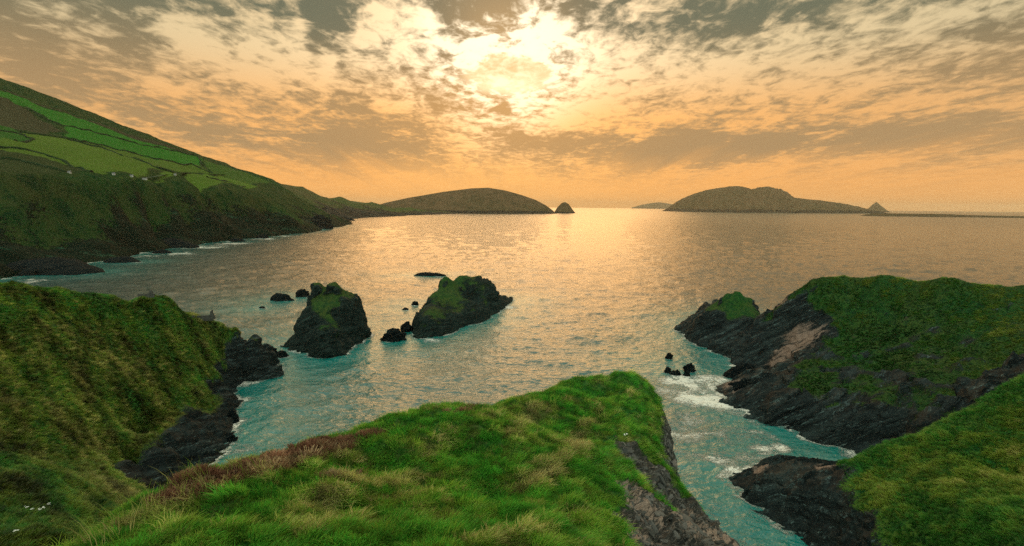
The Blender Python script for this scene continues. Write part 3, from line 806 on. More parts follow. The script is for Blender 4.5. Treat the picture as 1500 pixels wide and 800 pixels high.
# ================================================================== SEA
def fft_tile(n, Lm, wind, wdir, seed, cut=0.25):
    r = np.random.default_rng(seed)
    k1 = np.fft.fftfreq(n, Lm / n) * 2 * np.pi
    kx, ky = np.meshgrid(k1, k1); k = np.hypot(kx, ky); k[0, 0] = 1
    Lw = wind * wind / 9.81
    ph = np.exp(-1 / (k * Lw) ** 2) / k ** 4 * (((kx * wdir[0] + ky * wdir[1]) / k) ** 2 * .8 + .2) * np.exp(-(k * cut) ** 2)
    ph[0, 0] = 0
    h = np.fft.ifft2(np.sqrt(ph) * (r.normal(size=(n, n)) + 1j * r.normal(size=(n, n)))).real
    return (h / h.std()).astype(np.float32)
def samp(tile, Lm, x, y, ang):
    n = tile.shape[0]; c, s = math.cos(ang), math.sin(ang)
    u = ((c * x + s * y) / Lm * n); v = ((-s * x + c * y) / Lm * n)
    i = np.floor(u).astype(int); j = np.floor(v).astype(int); fu = u - i; fv = v - j
    i %= n; j %= n; i1 = (i + 1) % n; j1 = (j + 1) % n
    return (tile[j, i] * (1 - fu) + tile[j, i1] * fu) * (1 - fv) + (tile[j1, i] * (1 - fu) + tile[j1, i1] * fu) * fv
na, nr_ = 1150, 900
th = np.linspace(R(-56), R(56), na)
f_ = np.linspace(0, 1, nr_)
# rows follow the eye's downward angle: even detail in the near water, out to the horizon
dep = R(50) * (1 - f_) ** 1.0 + R(.09) 
rad = H / np.tan(dep); rad = np.minimum(rad, 28000); rad[-1] = 28000
rad = np.sort(rad)
TH, RA = np.meshgrid(th, rad)
SX = (RA * np.sin(TH)).ravel(); SY = (RA * np.cos(TH)).ravel(); SR = RA.ravel()
t1 = fft_tile(256, 47, 3.2, (.2, -.98), 5, .12); t2 = fft_tile(256, 131, 5.5, (.35, -.93), 6, .35); t3 = fft_tile(256, 420, 9, (.1, -1), 8, 1.2)
Z = .085 * samp(t1, 47, SX, SY, .3) * sstep(420, 200, SR) + .17 * samp(t2, 131, SX, SY, -.2) * sstep(900, 400, SR) + .22 * samp(t3, 420, SX, SY, .12) * sstep(2600, 1000, SR)
# distance to the shore
SHP = np.concatenate(SHORE)
kd = kdtree.KDTree(len(SHP))
for i, v in enumerate(SHP): kd.insert((v[0], v[1], 0), i)
kd.balance()
sd = np.full(len(SX), 1e3)
sel = np.nonzero((SR < 1250))[0]
# look distances up on a coarse lattice of the same grid, then interpolate
rows = np.arange(0, nr_, 2); cols = np.arange(0, na, 3)
cd = np.full((len(rows), len(cols)), 1e3)
for a_, i in enumerate(rows):
    if rad[i] > 1300: continue
    for b_, j in enumerate(cols):
        k = i * na + j
        cd[a_, b_] = kd.find((SX[k], SY[k], 0))[2]
tmp = np.array([np.interp(np.arange(na), cols, r_) for r_ in cd])
full = np.array([np.interp(np.arange(nr_), rows, tmp[:, j]) for j in range(na)]).T
sd = full.ravel()
scale = np.clip(SR / 160, .55, 4)
fo = np.exp(-sd / (1.3 * scale)) * .62
def blob(px, py, r, a):
    c = W(px, py); return a * np.exp(-((SX - c[0]) ** 2 + (SY - c[1]) ** 2) / (r * r))
for (px, py, r_, a_) in [(1010, 620, 20, .44), (1075, 640, 12, .42), (1110, 740, 10, .40), (990, 700, 9, .36), (1000, 560, 10, .72), (1040, 560, 9, .75), (1020, 585, 10, .68), (975, 575, 9, .6), (1050, 590, 9, .66), (985, 610, 8, .5), (1085, 610, 5, .55), (1120, 660, 4.5, .75), (1090, 668, 5, .62), (1145, 657, 3, .85), (1050, 668, 6, .5), (990, 660, 7, .45), (1000, 620, 8, .3), (1130, 545, 8, .4),
                         (1120, 735, 3, .7), (1140, 750, 2.5, .7), (210, 648, 5, .6), (240, 660, 4, .5), (350, 660, 5, .4), (680, 482, 7, .35), (630, 500, 5, .6), (745, 450, 5, .6), (300, 362, 30, .55), (340, 357, 26, .6), (265, 372, 22, .5), (385, 350, 24, .55), (420, 346, 22, .5), (130, 384, 16, .6), (165, 378, 18, .6), (20, 402, 14, .8), (45, 412, 12, .6), (215, 375, 16, .5)]:
    fo = np.maximum(fo, blob(px, py, r_, a_))
Z = Z * (0.55 + .45 * sstep(2, 25, sd))
V = np.stack([SX, SY, Z], 1)
shal = np.exp(-sd / 18.0)
sea_me = mesh_np('sea', V, grid_faces(nr_, na)[:, ::-1], {'foam': fo, 'shallow': shal}, True)

m, T, b, out = new_mat('sea_water')
pos = T.n('ShaderNodeNewGeometry').outputs['Position']
fa = T.attr('foam').outputs['Fac']; sh = T.attr('shallow').outputs['Fac']
pd = T.vm('LENGTH', T.vm('MULTIPLY', pos, (1, 1, 0)), out=1)
body = T.mix(sh, T.mix(T.ss(70, 280, pd), (.005, .09, .082), (.012, .020, .014)), (.002, .19, .165))
body = T.mix(T.mul(T.noise(pos, .02, 4, .6), .6), body, (.003, .06, .07))
# foam: lacy, drawn out by the swell
fp = T.vm('MULTIPLY', pos, (.8, 1.0, 1.0))
fn = T.noise(fp, .85, 7, .7, 1.3); fn2 = T.noise(fp, .12, 4, .6, .8)
web = T.m('SUBTRACT', 1.0, T.m('ABSOLUTE', T.m('MULTIPLY', T.m('SUBTRACT', fn, .5), 5.0)))
fm = T.ss(.66, .98, T.add(T.mul(fa, .85), T.mul(web, .46), T.mul(T.m('SUBTRACT', fn2, .5), 1.3)))
T.put(b.inputs['Base Color'], T.mix(fm, body, (.66, .64, .58)))
T.put(b.inputs['Roughness'], T.add(T.mul(fm, .6), T.mul(T.ss(200, 3000, pd), .10), .07))
b.inputs['IOR'].default_value = 1.52; b.inputs['Specular IOR Level'].default_value = .9
w1 = T.noise(T.vm('MULTIPLY', pos, (.7, 1.2, 1)), .62, 4, .6, .4)
w2 = T.noise(T.vm('MULTIPLY', pos, (.6, 1.2, 1)), .16, 4, .6, .3)
w3 = T.noise(T.vm('MULTIPLY', pos, (.5, 1.3, 1)), .03, 4, .6, .3)
hgt = T.add(T.mul(w1, .55), T.mul(w2, T.ss(100, 500, pd), .9), T.mul(w3, T.ss(600, 2500, pd), 4.0), T.mul(fm, .25))
T.put(b.inputs['Normal'], T.bump(hgt, 1.0, 1.0))
sea = link('sea', sea_me, m); sea['kind'] = 'structure'

# ================================================================== GRASS
def tuft(name, nb, h, wdt, spread, lean, mat, twig=False, seed=0):
    r = np.random.default_rng(seed); V, F_ = [], []
    tb = []
    for i in range(nb):
        a = r.uniform(0, 2 * np.pi); rr = spread * math.sqrt(r.uniform(0, 1))
        x, y = rr * math.cos(a), rr * math.sin(a)
        hh = h * r.uniform(.55, 1.15); fa_ = r.uniform(0, 2 * np.pi)
        ln = np.array([lean * r.uniform(.4, 1.3) + .35 * math.cos(a) * rr / spread, .35 * math.sin(a) * rr / spread + r.normal(0, .18)])
        wv = np.array([math.cos(fa_), math.sin(fa_)]) * wdt * r.uniform(.7, 1.3)
        k0 = len(V)
        for j, s in enumerate((0, .4, .75, 1.0)):
            cx = x + ln[0] * hh * s ** 1.7; cy = y + ln[1] * hh * s ** 1.7; cz = hh * (s - .28 * lean * s ** 2.5)
            w_ = (1 - s ** 1.5 * (0.85 if not twig else .3)) * .5
            V += [(cx - wv[0] * w_, cy - wv[1] * w_, cz), (cx + wv[0] * w_, cy + wv[1] * w_, cz)]
            tb += [s, s]
        for j in range(3): F_.append([k0 + 2 * j, k0 + 2 * j + 1, k0 + 2 * j + 3, k0 + 2 * j + 2])
    me = mesh_np(name, np.array(V), np.array(F_), {'tip': np.array(tb)}, True)
    me.materials.append(mat)
    return bpy.data.objects.new(name, me)          # a pattern for the instances below; not itself in the scene

def blade_mat(name, cols, tipc=None, trans=.42):
    """cols: green, olive, dry; blended by the tuft's own 'tint' (0..1..2)"""
    m = bpy.data.materials.new(name); m.use_nodes = True
    for n in list(m.node_tree.nodes): m.node_tree.nodes.remove(n)
    T = NT(m.node_tree); out = T.n('ShaderNodeOutputMaterial')
    ti = T.attr('tint', True).outputs['Fac']; va = T.attr('vary', True).outputs['Fac']
    tp = T.attr('tip').outputs['Fac']
    c = T.mix(T.ss(0, 1, ti), cols[0], cols[1]); c = T.mix(T.ss(1, 2, ti), c, cols[2])
    c = T.mix(T.mul(tp, .35), c, tipc or cols[1])
    c = T.mix(1.0, c, T.comb(va, va, va), 'MULTIPLY')
    d = T.n('ShaderNodeBsdfDiffuse'); t = T.n('ShaderNodeBsdfTranslucent'); g = T.n('ShaderNodeBsdfGlossy')
    T.put(d.inputs[0], c); T.put(t.inputs[0], c); g.inputs['Roughness'].default_value = .45
    T.put(g.inputs[0], (.5, .5, .4))
    ms = T.n('ShaderNodeMixShader'); T.put(ms.inputs[0], trans); T.t.links.new(d.outputs[0], ms.inputs[1]); T.t.links.new(t.outputs[0], ms.inputs[2])
    m2 = T.n('ShaderNodeMixShader'); m2.inputs[0].default_value = .04; T.t.links.new(ms.outputs[0], m2.inputs[1]); T.t.links.new(g.outputs[0], m2.inputs[2])
    T.t.links.new(m2.outputs[0], out.inputs[0])
    return m
M_BLADE = blade_mat('grass_blades', ((.026, .235, .022), (.16, .25, .03), (.42, .34, .16)))
M_HEATH = blade_mat('heather_twigs', ((.11, .042, .026), (.18, .085, .05), (.26, .19, .10)), (.18, .105, .065), .15)
M_TUSS = blade_mat('tussock_blades', ((.010, .15, .018), (.12, .165, .022), (.33, .28, .10)))
PAT = {'a': tuft('tuft_a', 26, .27, .016, .18, .6, M_BLADE, seed=1), 'b': tuft('tuft_b', 22, .22, .016, .18, .45, M_BLADE, seed=2), 'c': tuft('tuft_c', 20, .48, .014, .15, .95, M_BLADE, seed=3),
       'h': tuft('sprig', 34, .26, .016, .18, .15, M_HEATH, True, seed=4),
       's': tuft('tussock', 40, 1.0, .10, .55, .55, M_TUSS, seed=5), 't': tuft('tussock_low', 34, .7, .11, .6, .9, M_TUSS, seed=6)}

def scatter(name, land, dens, kinds, select, tint, label, wind, scl=(.7, 1.3), parent=None, cat=None, tilt=.5, maxn=60000):
    L_ = LANDS[land]; V, Fq, at = L_['V'], L_['F'], L_['at']
    c = V[Fq].mean(1); e1 = V[Fq[:, 2]] - V[Fq[:, 0]]; e2 = V[Fq[:, 3]] - V[Fq[:, 1]]
    cr = np.cross(e1, e2); ar = np.linalg.norm(cr, axis=1) / 2; nr = cr / (2 * ar[:, None] + 1e-9)
    nr *= np.sign(nr[:, 2:3] + 1e-9)
    fat = {k: v[Fq].mean(1) for k, v in at.items() if np.ndim(v) == 1}
    v = c - EYE; zc = v @ F0; sx = (v @ RV) / np.maximum(zc, .1); sy = (v @ UV) / np.maximum(zc, .1)
    inview = (zc > 1) & (np.abs(sx) < 1.12) & (sy > -.66) & (sy < .7)
    w_ = ar * select(c, nr, fat) * dens(c) * inview
    nper = rng.poisson(w_)
    tot = nper.sum()
    if tot > maxn: nper = rng.binomial(nper, maxn / tot)
    idx = np.repeat(np.arange(len(w_)), nper); n = len(idx)
    uv = rng.random((n, 2))
    a, b_, c_, d_ = (V[Fq[idx, k]] for k in range(4))
    u, t = uv[:, :1], uv[:, 1:]
    pts = (a * (1 - u) + b_ * u) * (1 - t) + (d_ * (1 - u) + c_ * u) * t
    N_ = nr[idx]
    ft = {k: q[idx] for k, q in fat.items()}
    ti, va, ki, sc_ = tint(pts, ft, n)
    # orientation: z axis between the normal and up, x axis along the wind
    zax = N_ * tilt + np.array([0, 0, 1 - tilt]); zax /= np.linalg.norm(zax, axis=1)[:, None]
    wa = wind(pts) + rng.normal(0, .45, n)
    xa = np.stack([np.cos(wa), np.sin(wa), 0 * wa], 1); xa -= zax * (xa * zax).sum(1)[:, None]; xa /= np.linalg.norm(xa, axis=1)[:, None]
    ya = np.cross(zax, xa)
    # matrix -> XYZ euler
    ey = -np.arcsin(np.clip(xa[:, 2], -1, 1)); ex = np.arctan2(ya[:, 2], zax[:, 2]); ez = np.arctan2(xa[:, 1], xa[:, 0])
    rot = np.stack([ex, ey, ez], 1)
    me = bpy.data.meshes.new(name); me.vertices.add(n); me.vertices.foreach_set('co', np.ascontiguousarray(pts - .02 * N_, np.float32).ravel())
    for k, q, ty in (('tint', ti, 'FLOAT'), ('vary', va, 'FLOAT'), ('scl', sc_ * rng.uniform(scl[0], scl[1], n), 'FLOAT')):
        me.attributes.new(k, ty, 'POINT').data.foreach_set('value', np.ascontiguousarray(q, np.float32))
    me.attributes.new('rot', 'FLOAT_VECTOR', 'POINT').data.foreach_set('vector', np.ascontiguousarray(rot, np.float32).ravel())
    me.attributes.new('pick', 'INT', 'POINT').data.foreach_set('value', np.ascontiguousarray(ki, np.int32))
    o = link(name, me)
    ng = bpy.data.node_groups.new(name + '_nodes', 'GeometryNodeTree')
    ng.interface.new_socket('Geometry', in_out='INPUT', socket_type='NodeSocketGeometry'); ng.interface.new_socket('Geometry', in_out='OUTPUT', socket_type='NodeSocketGeometry')
    N = ng.nodes.new; Lk = ng.links.new
    gi, go = N('NodeGroupInput'), N('NodeGroupOutput')
    jn = N('GeometryNodeJoinGeometry')
    for k in reversed(kinds):
        oi = N('GeometryNodeObjectInfo'); oi.inputs['Object'].default_value = PAT[k]
        g2 = N('GeometryNodeGeometryToInstance'); Lk(oi.outputs['Geometry'], g2.inputs[0]); Lk(g2.outputs[0], jn.inputs[0])
    ip = N('GeometryNodeInstanceOnPoints'); ip.inputs['Pick Instance'].default_value = True
    def na_(nm, ty):
        x = N('GeometryNodeInputNamedAttribute'); x.data_type = ty; x.inputs['Name'].default_value = nm; return x.outputs[0]
    Lk(gi.outputs[0], ip.inputs['Points']); Lk(jn.outputs[0], ip.inputs['Instance']); Lk(na_('pick', 'INT'), ip.inputs['Instance Index'])
    Lk(na_('rot', 'FLOAT_VECTOR'), ip.inputs['Rotation']); Lk(na_('scl', 'FLOAT'), ip.inputs['Scale']); Lk(ip.outputs[0], go.inputs[0])
    mo = o.modifiers.new('scatter', 'NODES'); mo.node_group = ng
    tag(o, label, cat, kind='stuff')
    print('SCATTER', name, n)
    return o
def fwind(p): return R(-60) + 1.1 * fbm(p * .3, 2) + 0 * p[:, 0]
def f_sel(c, nr, fat): return sstep(.45, .7, fat['grass']) * (c[:, 2] > 20)
def f_den(c):
    d = np.linalg.norm(c - EYE, axis=1); return 130 * np.clip(14 / d, .25, 1.4) ** 1.2
def f_tint(p, ft, n):
    nz = fbm(p * .5, 4); nz2 = fbm(p * 2.2 + 5, 3)
    cl = fbm(p * 1.5 + 9, 3); hol = np.zeros(n)
    for (hx, hy, hr, ha) in _hol:
        if ha < 0: hol = np.maximum(hol, np.exp(-((p[:, 0] - hx) ** 2 + (p[:, 1] - hy) ** 2) / (hr * hr * .8)))
    ti = np.clip(.40 + 1.2 * nz + 2.1 * np.clip(ft['dry'], -.2, 1) * (.35 + 1.3 * rng.random(n)) + 1.0 * nz2 - .6 * hol + rng.normal(0, .38, n), 0, 2)
    va = np.clip(1.12 + 1.5 * cl + .5 * nz + rng.normal(0, .28, n), .25, 2.1)
    ki = rng.choice(3, n, p=[.44, .48, .08]); ki[ti > 1.3] = rng.choice([0, 2], (ti > 1.3).sum())
    hs = ft['heather'] > (.35 + .3 * rng.random(n))
    ki[hs] = 3
    return ti, va, ki, np.clip(.85 + .9 * cl + .25 * np.clip(ti - 1, 0, 1), .45, 1.7)
scatter('grass', 'foreground_headland', f_den, 'abch', f_sel, f_tint, 'long windblown green and straw coloured grass on the foreground headland', fwind, maxn=85000)

def t_tint(olv, big=0.0, base=.9):
    def f(p, ft, n):
        nz = fbm(p * .07, 4); nz2 = fbm(p * .3 + 5, 3); nb = fbm(p * .028 + 2, 3)
        ti = np.clip(olv + big * nb + 1.3 * nz + .9 * nz2 + ft['dry'] + rng.normal(0, .25, n), 0, 2)
        va = np.clip(base + 1.6 * nz2 + .8 * nz + big * nb + rng.normal(0, .22, n), .22, 2.0)
        return ti, va * min(1, base * 1.1), rng.integers(0, 2, n), np.clip(.7 + .9 * nz2, .3, 1.6)
    return f
def t_left(p, ft, n):
    a = p[:, 0] * .5 + p[:, 1] * .85; d = p[:, 0] * .85 - p[:, 1] * .5
    q = np.stack([a / 3.2, d / 11, p[:, 2] / 14], 1)
    s1 = fbm(q, 4, .6); s2 = fbm(p * .9, 3); nb = fbm(p * .035, 3)
    ti = np.clip(.80 + 1.6 * s1 + 1.3 * nb + .8 * s2 + rng.normal(0, .35, n), 0, 2)
    va = np.clip(1.0 + 2.0 * fbm(q + 7, 4, .6) + .8 * s2 + rng.normal(0, .28, n), .12, 2.1)
    return ti, va, rng.integers(0, 2, n), np.clip(.8 + .8 * s1, .35, 1.5)
def down(land):
    rb = LANDS[land]['rb']
    def f(p):
        a = rb(p[:, :2])[:, 0]; bx = rb(p[:, :2] + [1.5, 0])[:, 0]; by = rb(p[:, :2] + [0, 1.5])[:, 0]
        return np.arctan2(-(by - a), -(bx - a))
    return f
def g_sel(c, nr, fat): return sstep(.5, .75, fat['grass'])
scatter('tussock_grass', 'left_headland', lambda c: 24 * np.clip(80 / np.linalg.norm(c - EYE, axis=1), .5, 2) ** 1.5, 'st', g_sel, t_left, 'shaggy olive green tussock grass covering the left headland slope', down('left_headland'), scl=(.32, .75), tilt=.35, maxn=52000)
scatter('tussock_grass', 'right_headland', lambda c: 6.5 + 0 * c[:, 0], 'st', g_sel, t_tint(.25, 1.5, .76), 'dark green grass on the slope of the right headland', down('right_headland'), scl=(.28, .6), maxn=42000)
scatter('tussock_grass', 'lower_headland', lambda c: 24 * np.clip(60 / np.linalg.norm(c - EYE, axis=1), .5, 1.6), 'st', g_sel, t_tint(.20, .8, 1.15), 'green grass on the slope of the lower right headland', down('lower_headland'), scl=(.3, .75), maxn=32000)

# loose stones of the broken bank
M_STONES, T, b, _o = new_mat('loose_stones')
va_ = T.attr('vary', True).outputs['Fac']; co_t = T.n('ShaderNodeTexCoord').outputs['Object']
nz_ = T.noise(co_t, 2.5, 5)
c_ = T.mix(T.ss(.0, 1.0, va_), (.022, .028, .028), (.14, .13, .12)); c_ = T.mix(T.ss(1.0, 1.2, va_), c_, (.30, .20, .17))
T.put(b.inputs['Base Color'], T.mix(T.mul(nz_, .7), c_, (.03, .03, .026))); b.inputs['Roughness'].default_value = .85
T.put(b.inputs['Normal'], T.bump(nz_, .6, .2))
_s = np.random.default_rng(12)
for k_ in 'xyz':
    u_ = np.linspace(0, 2 * np.pi, 9)[:-1]; v_ = np.linspace(-.5 * np.pi, .5 * np.pi, 6)
    UU, VV = np.meshgrid(u_, v_)
    q_ = np.stack([np.cos(UU) * np.cos(VV), np.sin(UU) * np.cos(VV), np.sin(VV)], 2).reshape(-1, 3)
    q_ = q_ * (1 + .75 * fbm(q_ * 1.3 + 10 * _s.random(3), 3)[:, None]) * np.array([1.25, _s.uniform(.45, .75), _s.uniform(.22, .4)])
    F4_ = np.concatenate([grid_faces(6, 8), np.stack([np.arange(5) * 8 + 7, np.arange(5) * 8, (np.arange(5) + 1) * 8, (np.arange(5) + 1) * 8 + 7], 1)])
    me_ = mesh_np('stone', q_, F4_, None, False); me_.materials.append(M_STONES)
    PAT[k_] = bpy.data.objects.new('stone', me_)
def s_tint(p, ft, n):
    return np.zeros(n), rng.random(n) ** 1.3 * 1.12, rng.integers(0, 3, n), np.exp(rng.normal(-3.0, .62, n))
scatter('scree_gravel', 'foreground_headland', lambda c: 75 * (fbm(c * .6, 3) > -.25), 'xyz', lambda c, nr, fat: sstep(.5, .3, fat['grass']) * (c[:, 2] > 27) * (c[:, 0] > 2),
        s_tint, 'loose grey and brown stones on the eroded bank at the promontory edge', lambda p: rng.uniform(0, 6.28, len(p)), scl=(.8, 1.4), tilt=.8, maxn=16000)

# tall dry stalks along the left edge of the promontory
PAT['k'] = tuft('stalks', 6, .85, .013, .14, .3, M_BLADE, seed=9)
_edge = path_pts([(150, 770), (200, 742), (250, 716), (300, 694), (360, 676)], 10)
def k_sel(c, nr, fat):
    d = np.full(len(c), 1e9)
    for q in _edge: d = np.minimum(d, (c[:, 0] - q[0]) ** 2 + (c[:, 1] - q[1]) ** 2)
    return np.exp(-d / .5) * sstep(.3, .6, fat['grass'])
scatter('dry_grass', 'foreground_headland', lambda c: 7 + 0 * c[:, 0], 'k', k_sel, lambda p, ft, n: (rng.uniform(.9, 2, n), rng.uniform(.6, 1.4, n), np.zeros(n, int), np.ones(n)),
        'tall dry grass stalks standing along the left edge of the promontory', fwind, tilt=.2, maxn=500)

# white flowers
M_PETAL = simple_mat('white_petals', (.75, .75, .70), .7, .1, 5, 0)
M_STEM = simple_mat('flower_stem', (.05, .12, .02), .8, .2, 5, 0)
def flower(q, zt, size, label):
    e = bpy.data.objects.new('wild_flower', None); COL.objects.link(e); e.location = (q[0], q[1], zt); tag(e, label, 'flower', 'white wild flowers')
    SV, SF = [], []
    for k in range(7):
        V, Fs = [], []
        a = rng.uniform(0, 6.28); r_ = size * .55 * math.sqrt(rng.random()); x, y, z = r_ * math.cos(a), r_ * math.sin(a), size * rng.uniform(.8, 1.25)
        k0 = len(SV); w_ = size * .02
        SV += [(x * .2 - w_, y * .2, -.1), (x * .2 + w_, y * .2, -.1), (x + w_, y, z), (x - w_, y, z)]; SF.append((k0, k0 + 1, k0 + 2, k0 + 3))
        V.append((x, y, z)); kc = len(V) - 1
        for j in range(6):
            b_ = j * 1.047 + a; k0 = len(V); s_ = size * .16
            V += [(x, y, z - .01), (x + s_ * math.cos(b_ - .4), y + s_ * math.sin(b_ - .4), z + s_ * .35), (x + s_ * 1.25 * math.cos(b_), y + s_ * 1.25 * math.sin(b_), z + s_ * .3), (x + s_ * math.cos(b_ + .4), y + s_ * math.sin(b_ + .4), z + s_ * .35)]
            Fs.append((kc, k0 + 1, k0 + 2, k0 + 3))
        link('flower_head', mesh_np('flower_head', np.array(V), np.array(Fs), None, False), M_PETAL, e)
    link('stem', mesh_np('stem', np.array(SV), np.array(SF), None, False), M_STEM, e)
for (px, py, s_, lab) in [(40, 753, .34, 'white wild flower clump on the dark lower left slope, leftmost of the upper pair'), (48, 758, .3, 'white wild flower clump second from left, just below its neighbour'),
                          (72, 748, .3, 'white wild flower clump, the topmost and rightmost on the dark lower left slope'), (63, 765, .42, 'larger white wild flower clump below the topmost one on the lower left slope'),
                          (23, 784, .36, 'white wild flower clump nearest the bottom left corner')]:
    q = hit('left_headland', px, py, 10, 200)
    if q is not None: flower(q, lz('left_headland', q[0], q[1]) + .15, s_, lab)
q = hit('foreground_headland', 916, 640, 10, 60)
flower(q, lz('foreground_headland', q[0], q[1]) + .15, .22, 'single small white wild flower in the green grass near the promontory tip')

# ================================================================== SKY, SUN, HAZE, CAMERA
REAR = (2.05, 2.3, 1.70)
SD = (math.cos(SUN_EL) * math.sin(SUN_AZ), math.cos(SUN_EL) * math.cos(SUN_AZ), math.sin(SUN_EL))
w = bpy.data.worlds.new('World'); SC.world = w; w.use_nodes = True
for n in list(w.node_tree.nodes): w.node_tree.nodes.remove(n)
T = NT(w.node_tree)
out = T.n('ShaderNodeOutputWorld'); bg = T.n('ShaderNodeBackground'); T.t.links.new(bg.outputs[0], out.inputs[0])
BG = .15
bg.inputs[1].default_value = BG
sky = T.n('ShaderNodeTexSky'); sky.sky_type = 'NISHITA'; sky.sun_disc = False
sky.sun_elevation = SUN_EL; sky.sun_rotation = SUN_AZ; sky.air_density = 1.2; sky.dust_density = 2.0
d = T.vm('NORMALIZE', T.n('ShaderNodeTexCoord').outputs['Generated'])
sp = T.n('ShaderNodeSeparateXYZ'); T.put(sp.inputs[0], d); dx, dy, dz = sp.outputs
el = T.m('MULTIPLY', T.m('ARCSINE', dz), 57.2958); az = T.m('MULTIPLY', T.m('ARCTAN2', dx, dy), 57.2958)
ang = T.m('MULTIPLY', T.m('ARCCOSINE', T.vm('DOT_PRODUCT', d, SD, out=1)), 57.2958)
zz = T.m('MAXIMUM', T.add(dz, .10), .02)
u = T.m('DIVIDE', dx, zz); v = T.m('DIVIDE', dy, zz)
cp = T.comb(u, T.mul(v, .62), 0.0)
def gau(px, py, sx, sy, k=1.0):
    """a bank of cloud in the direction the photo shows it, sizes in photo pixels"""
    q = ray(px, py); q = q / np.linalg.norm(q); a0 = math.degrees(math.atan2(q[0], q[1])); e0 = math.degrees(math.asin(q[2]))
    f = FPX / math.cos(math.radians(a0)) ** 1.5 * math.pi / 180
    a = T.m('DIVIDE', T.m('SUBTRACT', az, a0), sx / f); e = T.m('DIVIDE', T.m('SUBTRACT', el, e0), sy / (FPX * math.pi / 180))
    return T.mul(T.m('EXPONENT', T.mul(T.add(T.m('MULTIPLY', a, a), T.m('MULTIPLY', e, e)), -1.0)), k)
def c5(x): return T.m('SUBTRACT', x, .5)
n1 = T.noise(cp, 1.0, 6, .60, .6)             # large banks
n2 = T.add(T.mul(T.noise(T.comb(u, T.mul(v, .75), 4.0), 6.0, 6, .62, .7), .62), T.mul(T.noise(T.comb(u, T.mul(v, .7), 9.0), 16.0, 4, .6, .5), .38))             # cells
n3 = T.noise(T.comb(T.mul(u, 2.6), T.mul(v, .42), 3.0), 1.0, 6, .6, .5)   # drawn out streaks
def ge(s): return T.m('EXPONENT', T.mul(T.m('POWER', T.m('DIVIDE', ang, s), 2.0), -1.0))
g8, g18, g40 = ge(6.0), ge(14.5), ge(40.0)
banks = [(472, 30, 36, 50, .46), (700, 14, 52, 26, .40), (640, 82, 50, 14, .25), (990, 22, 160, 40, .32), (1170, 15, 160, 30, .26), (720, 172, 150, 24, .14), (50, 60, 110, 60, .26), (195, 65, 70, 45, .34), (350, 15, 100, 30, .36), (300, 140, 80, 40, .20),
         (420, 192, 120, 36, .20), (520, 215, 100, 18, .34), (960, 216, 170, 20, .44), (1210, 203, 210, 20, .38), (1430, 190, 130, 18, .30), (600, 243, 70, 9, .36), (780, 205, 70, 10, .24), (540, 135, 60, 30, .10), (480, 130, 40, 30, .12), (1480, 60, 100, 60, .18),
         (126, 66, 40, 28, -.40), (264, 52, 42, 34, -.50), (440, 45, 13, 36, -.50), (478, 98, 18, 26, -.50), (705, 70, 70, 32, -.36), (565, 68, 40, 30, -.06), (620, 150, 110, 40, -.10), (800, 152, 100, 24, -.06), (1090, 125, 160, 50, -.16),
         (372, 110, 50, 22, -.36), (230, 125, 40, 10, -.30), (860, 175, 120, 12, -.22), (590, 25, 50, 18, -.25), (1300, 110, 150, 60, -.12), (840, 50, 80, 30, -.2)]
bk = None
for q in banks:
    x = gau(*q); bk = x if bk is None else T.add(bk, x)
den = T.add(T.mul(c5(n1), .95), T.mul(c5(n2), 1.7), T.mul(c5(n3), .7), T.mul(bk, .60))
thick = T.ss(-.20, .21, den)
hi = T.ss(8, 16, el)
bright = T.mix(g40, T.mix(hi, (.60, .35, .15), (.50, .43, .26)), T.mix(hi, (.94, .45, .13), (.82, .59, .31))); bright = T.mix(g18, bright, T.mix(hi, (1.15, .60, .19), (1.28, .94, .56))); bright = T.mix(g8, bright, (2.3, 1.95, 1.4))
darkc = T.mix(T.ss(8, 19, el), (.37, .235, .11), (.135, .142, .092)); darkc = T.mix(g18, darkc, T.mix(T.ss(10, 17.5, el), (.60, .32, .11), (.20, .17, .105))); darkc = T.mix(T.mul(g8, .5), darkc, (.80, .47, .19))
col = T.mix(thick, bright, darkc)
hole = T.ss(.38, .62, T.add(gau(748, 108, 70, 30), T.mul(c5(n2), 1.3), T.mul(c5(n1), .5)))
col = T.mix(T.mul(hole, .75), col, T.mix(T.ss(12.2, 15.5, el), (1.2, .88, .48), (.88, .56, .24)))
hb = T.ss(6.5, 2.0, T.add(el, T.mul(c5(n3), 5.0)))
hcol = T.mix(g40, (.74, .36, .115), (.94, .42, .105)); hcol = T.mix(g18, hcol, (1.0, .53, .16))
col = T.mix(T.mul(hb, .85), col, hcol)
# rear and overhead: open Nishita sky between unseen broken cloud, added as bright fill for the land
cl = T.vm('SCALE', col, scale=1.0 / BG)
front = T.ss(-.30, .30, dy); low = T.ss(64, 38, el)
k = T.m('MULTIPLY', front, low)
rear = T.mix(T.mul(T.ss(.38, .58, n1), .85), sky.outputs[0], T.vm('SCALE', REAR, scale=1.0 / BG))
fin = T.mix(k, rear, cl)
T.put(bg.inputs[0], fin)
w.cycles.sampling_method = 'MANUAL'; w.cycles.sample_map_resolution = 1024

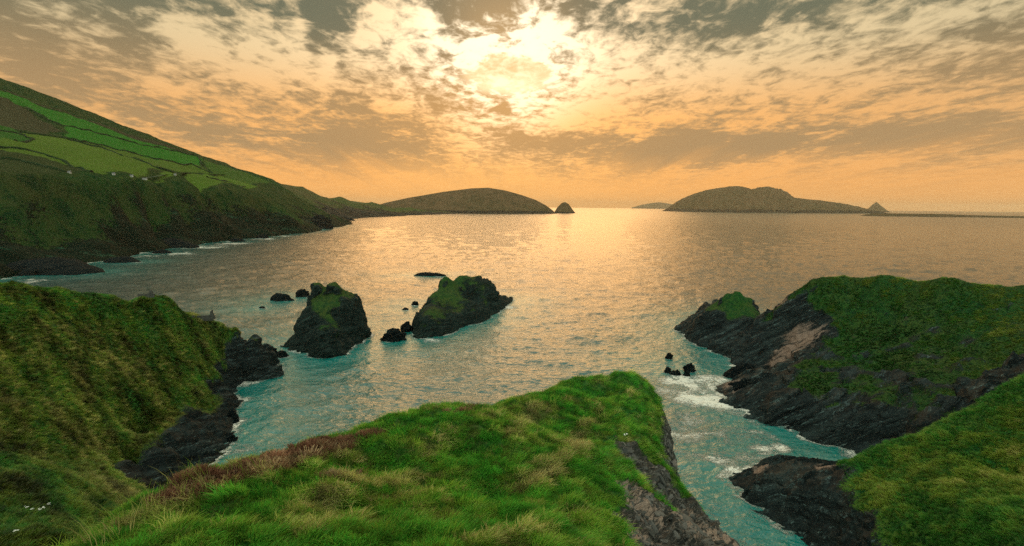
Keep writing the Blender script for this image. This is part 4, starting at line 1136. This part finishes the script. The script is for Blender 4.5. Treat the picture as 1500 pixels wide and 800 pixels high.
ld = bpy.data.lights.new('sun', 'SUN'); ld.energy = .55; ld.angle = R(40); ld.color = (1, .53, .20)
lo = bpy.data.objects.new('sun', ld); COL.objects.link(lo)
lo.rotation_euler = Vector((-SD[0], -SD[1], -SD[2])).to_track_quat('-Z', 'Y').to_euler()

HAZE = 3.0e-5
v, f = box(0, 13900, 160, 64000, 29000, 460)
v[:, 2] = np.where(v[:, 2] < 0, -14, 345)
hm = bpy.data.materials.new('haze_air'); hm.use_nodes = True
for n in list(hm.node_tree.nodes): hm.node_tree.nodes.remove(n)
T = NT(hm.node_tree); o_ = T.n('ShaderNodeOutputMaterial'); pv = T.n('ShaderNodeVolumePrincipled')
pv.inputs['Color'].default_value = (1.0, .82, .58, 1); pv.inputs['Density'].default_value = HAZE; pv.inputs['Anisotropy'].default_value = .35
T.t.links.new(pv.outputs[0], o_.inputs['Volume'])
if HAZE > 0:
    hz_o = link('haze', mesh_np('haze', v, f, None, False), hm); hz_o['kind'] = 'stuff'

cd_ = bpy.data.cameras.new('camera'); cd_.sensor_width = 36; cd_.lens = 36 * FPX / 1500; cd_.clip_start = .1; cd_.clip_end = 90000
co_ = bpy.data.objects.new('camera', cd_); COL.objects.link(co_)
Mx = Matrix(((RV[0], UV[0], -F0[0], 0), (RV[1], UV[1], -F0[1], 0), (RV[2], UV[2], -F0[2], H), (0, 0, 0, 1)))
co_.matrix_world = Mx
SC.camera = co_

cy = SC.cycles
cy.use_denoising = False; cy.denoiser = 'OPENIMAGEDENOISE'; cy.denoising_input_passes = 'RGB_ALBEDO_NORMAL'
cy.max_bounces = 6; cy.diffuse_bounces = 3; cy.glossy_bounces = 3; cy.transmission_bounces = 3; cy.volume_bounces = 0; cy.transparent_max_bounces = 4
cy.use_adaptive_sampling = False; cy.sample_clamp_indirect = 1.5; cy.sample_clamp_direct = 1.0; cy.caustics_reflective = False
vs = SC.view_settings
vs.view_transform = 'Standard'; vs.look = 'None'; vs.gamma = 1; vs.use_curve_mapping = False; vs.exposure = 0.25
SC.render.film_transparent = False
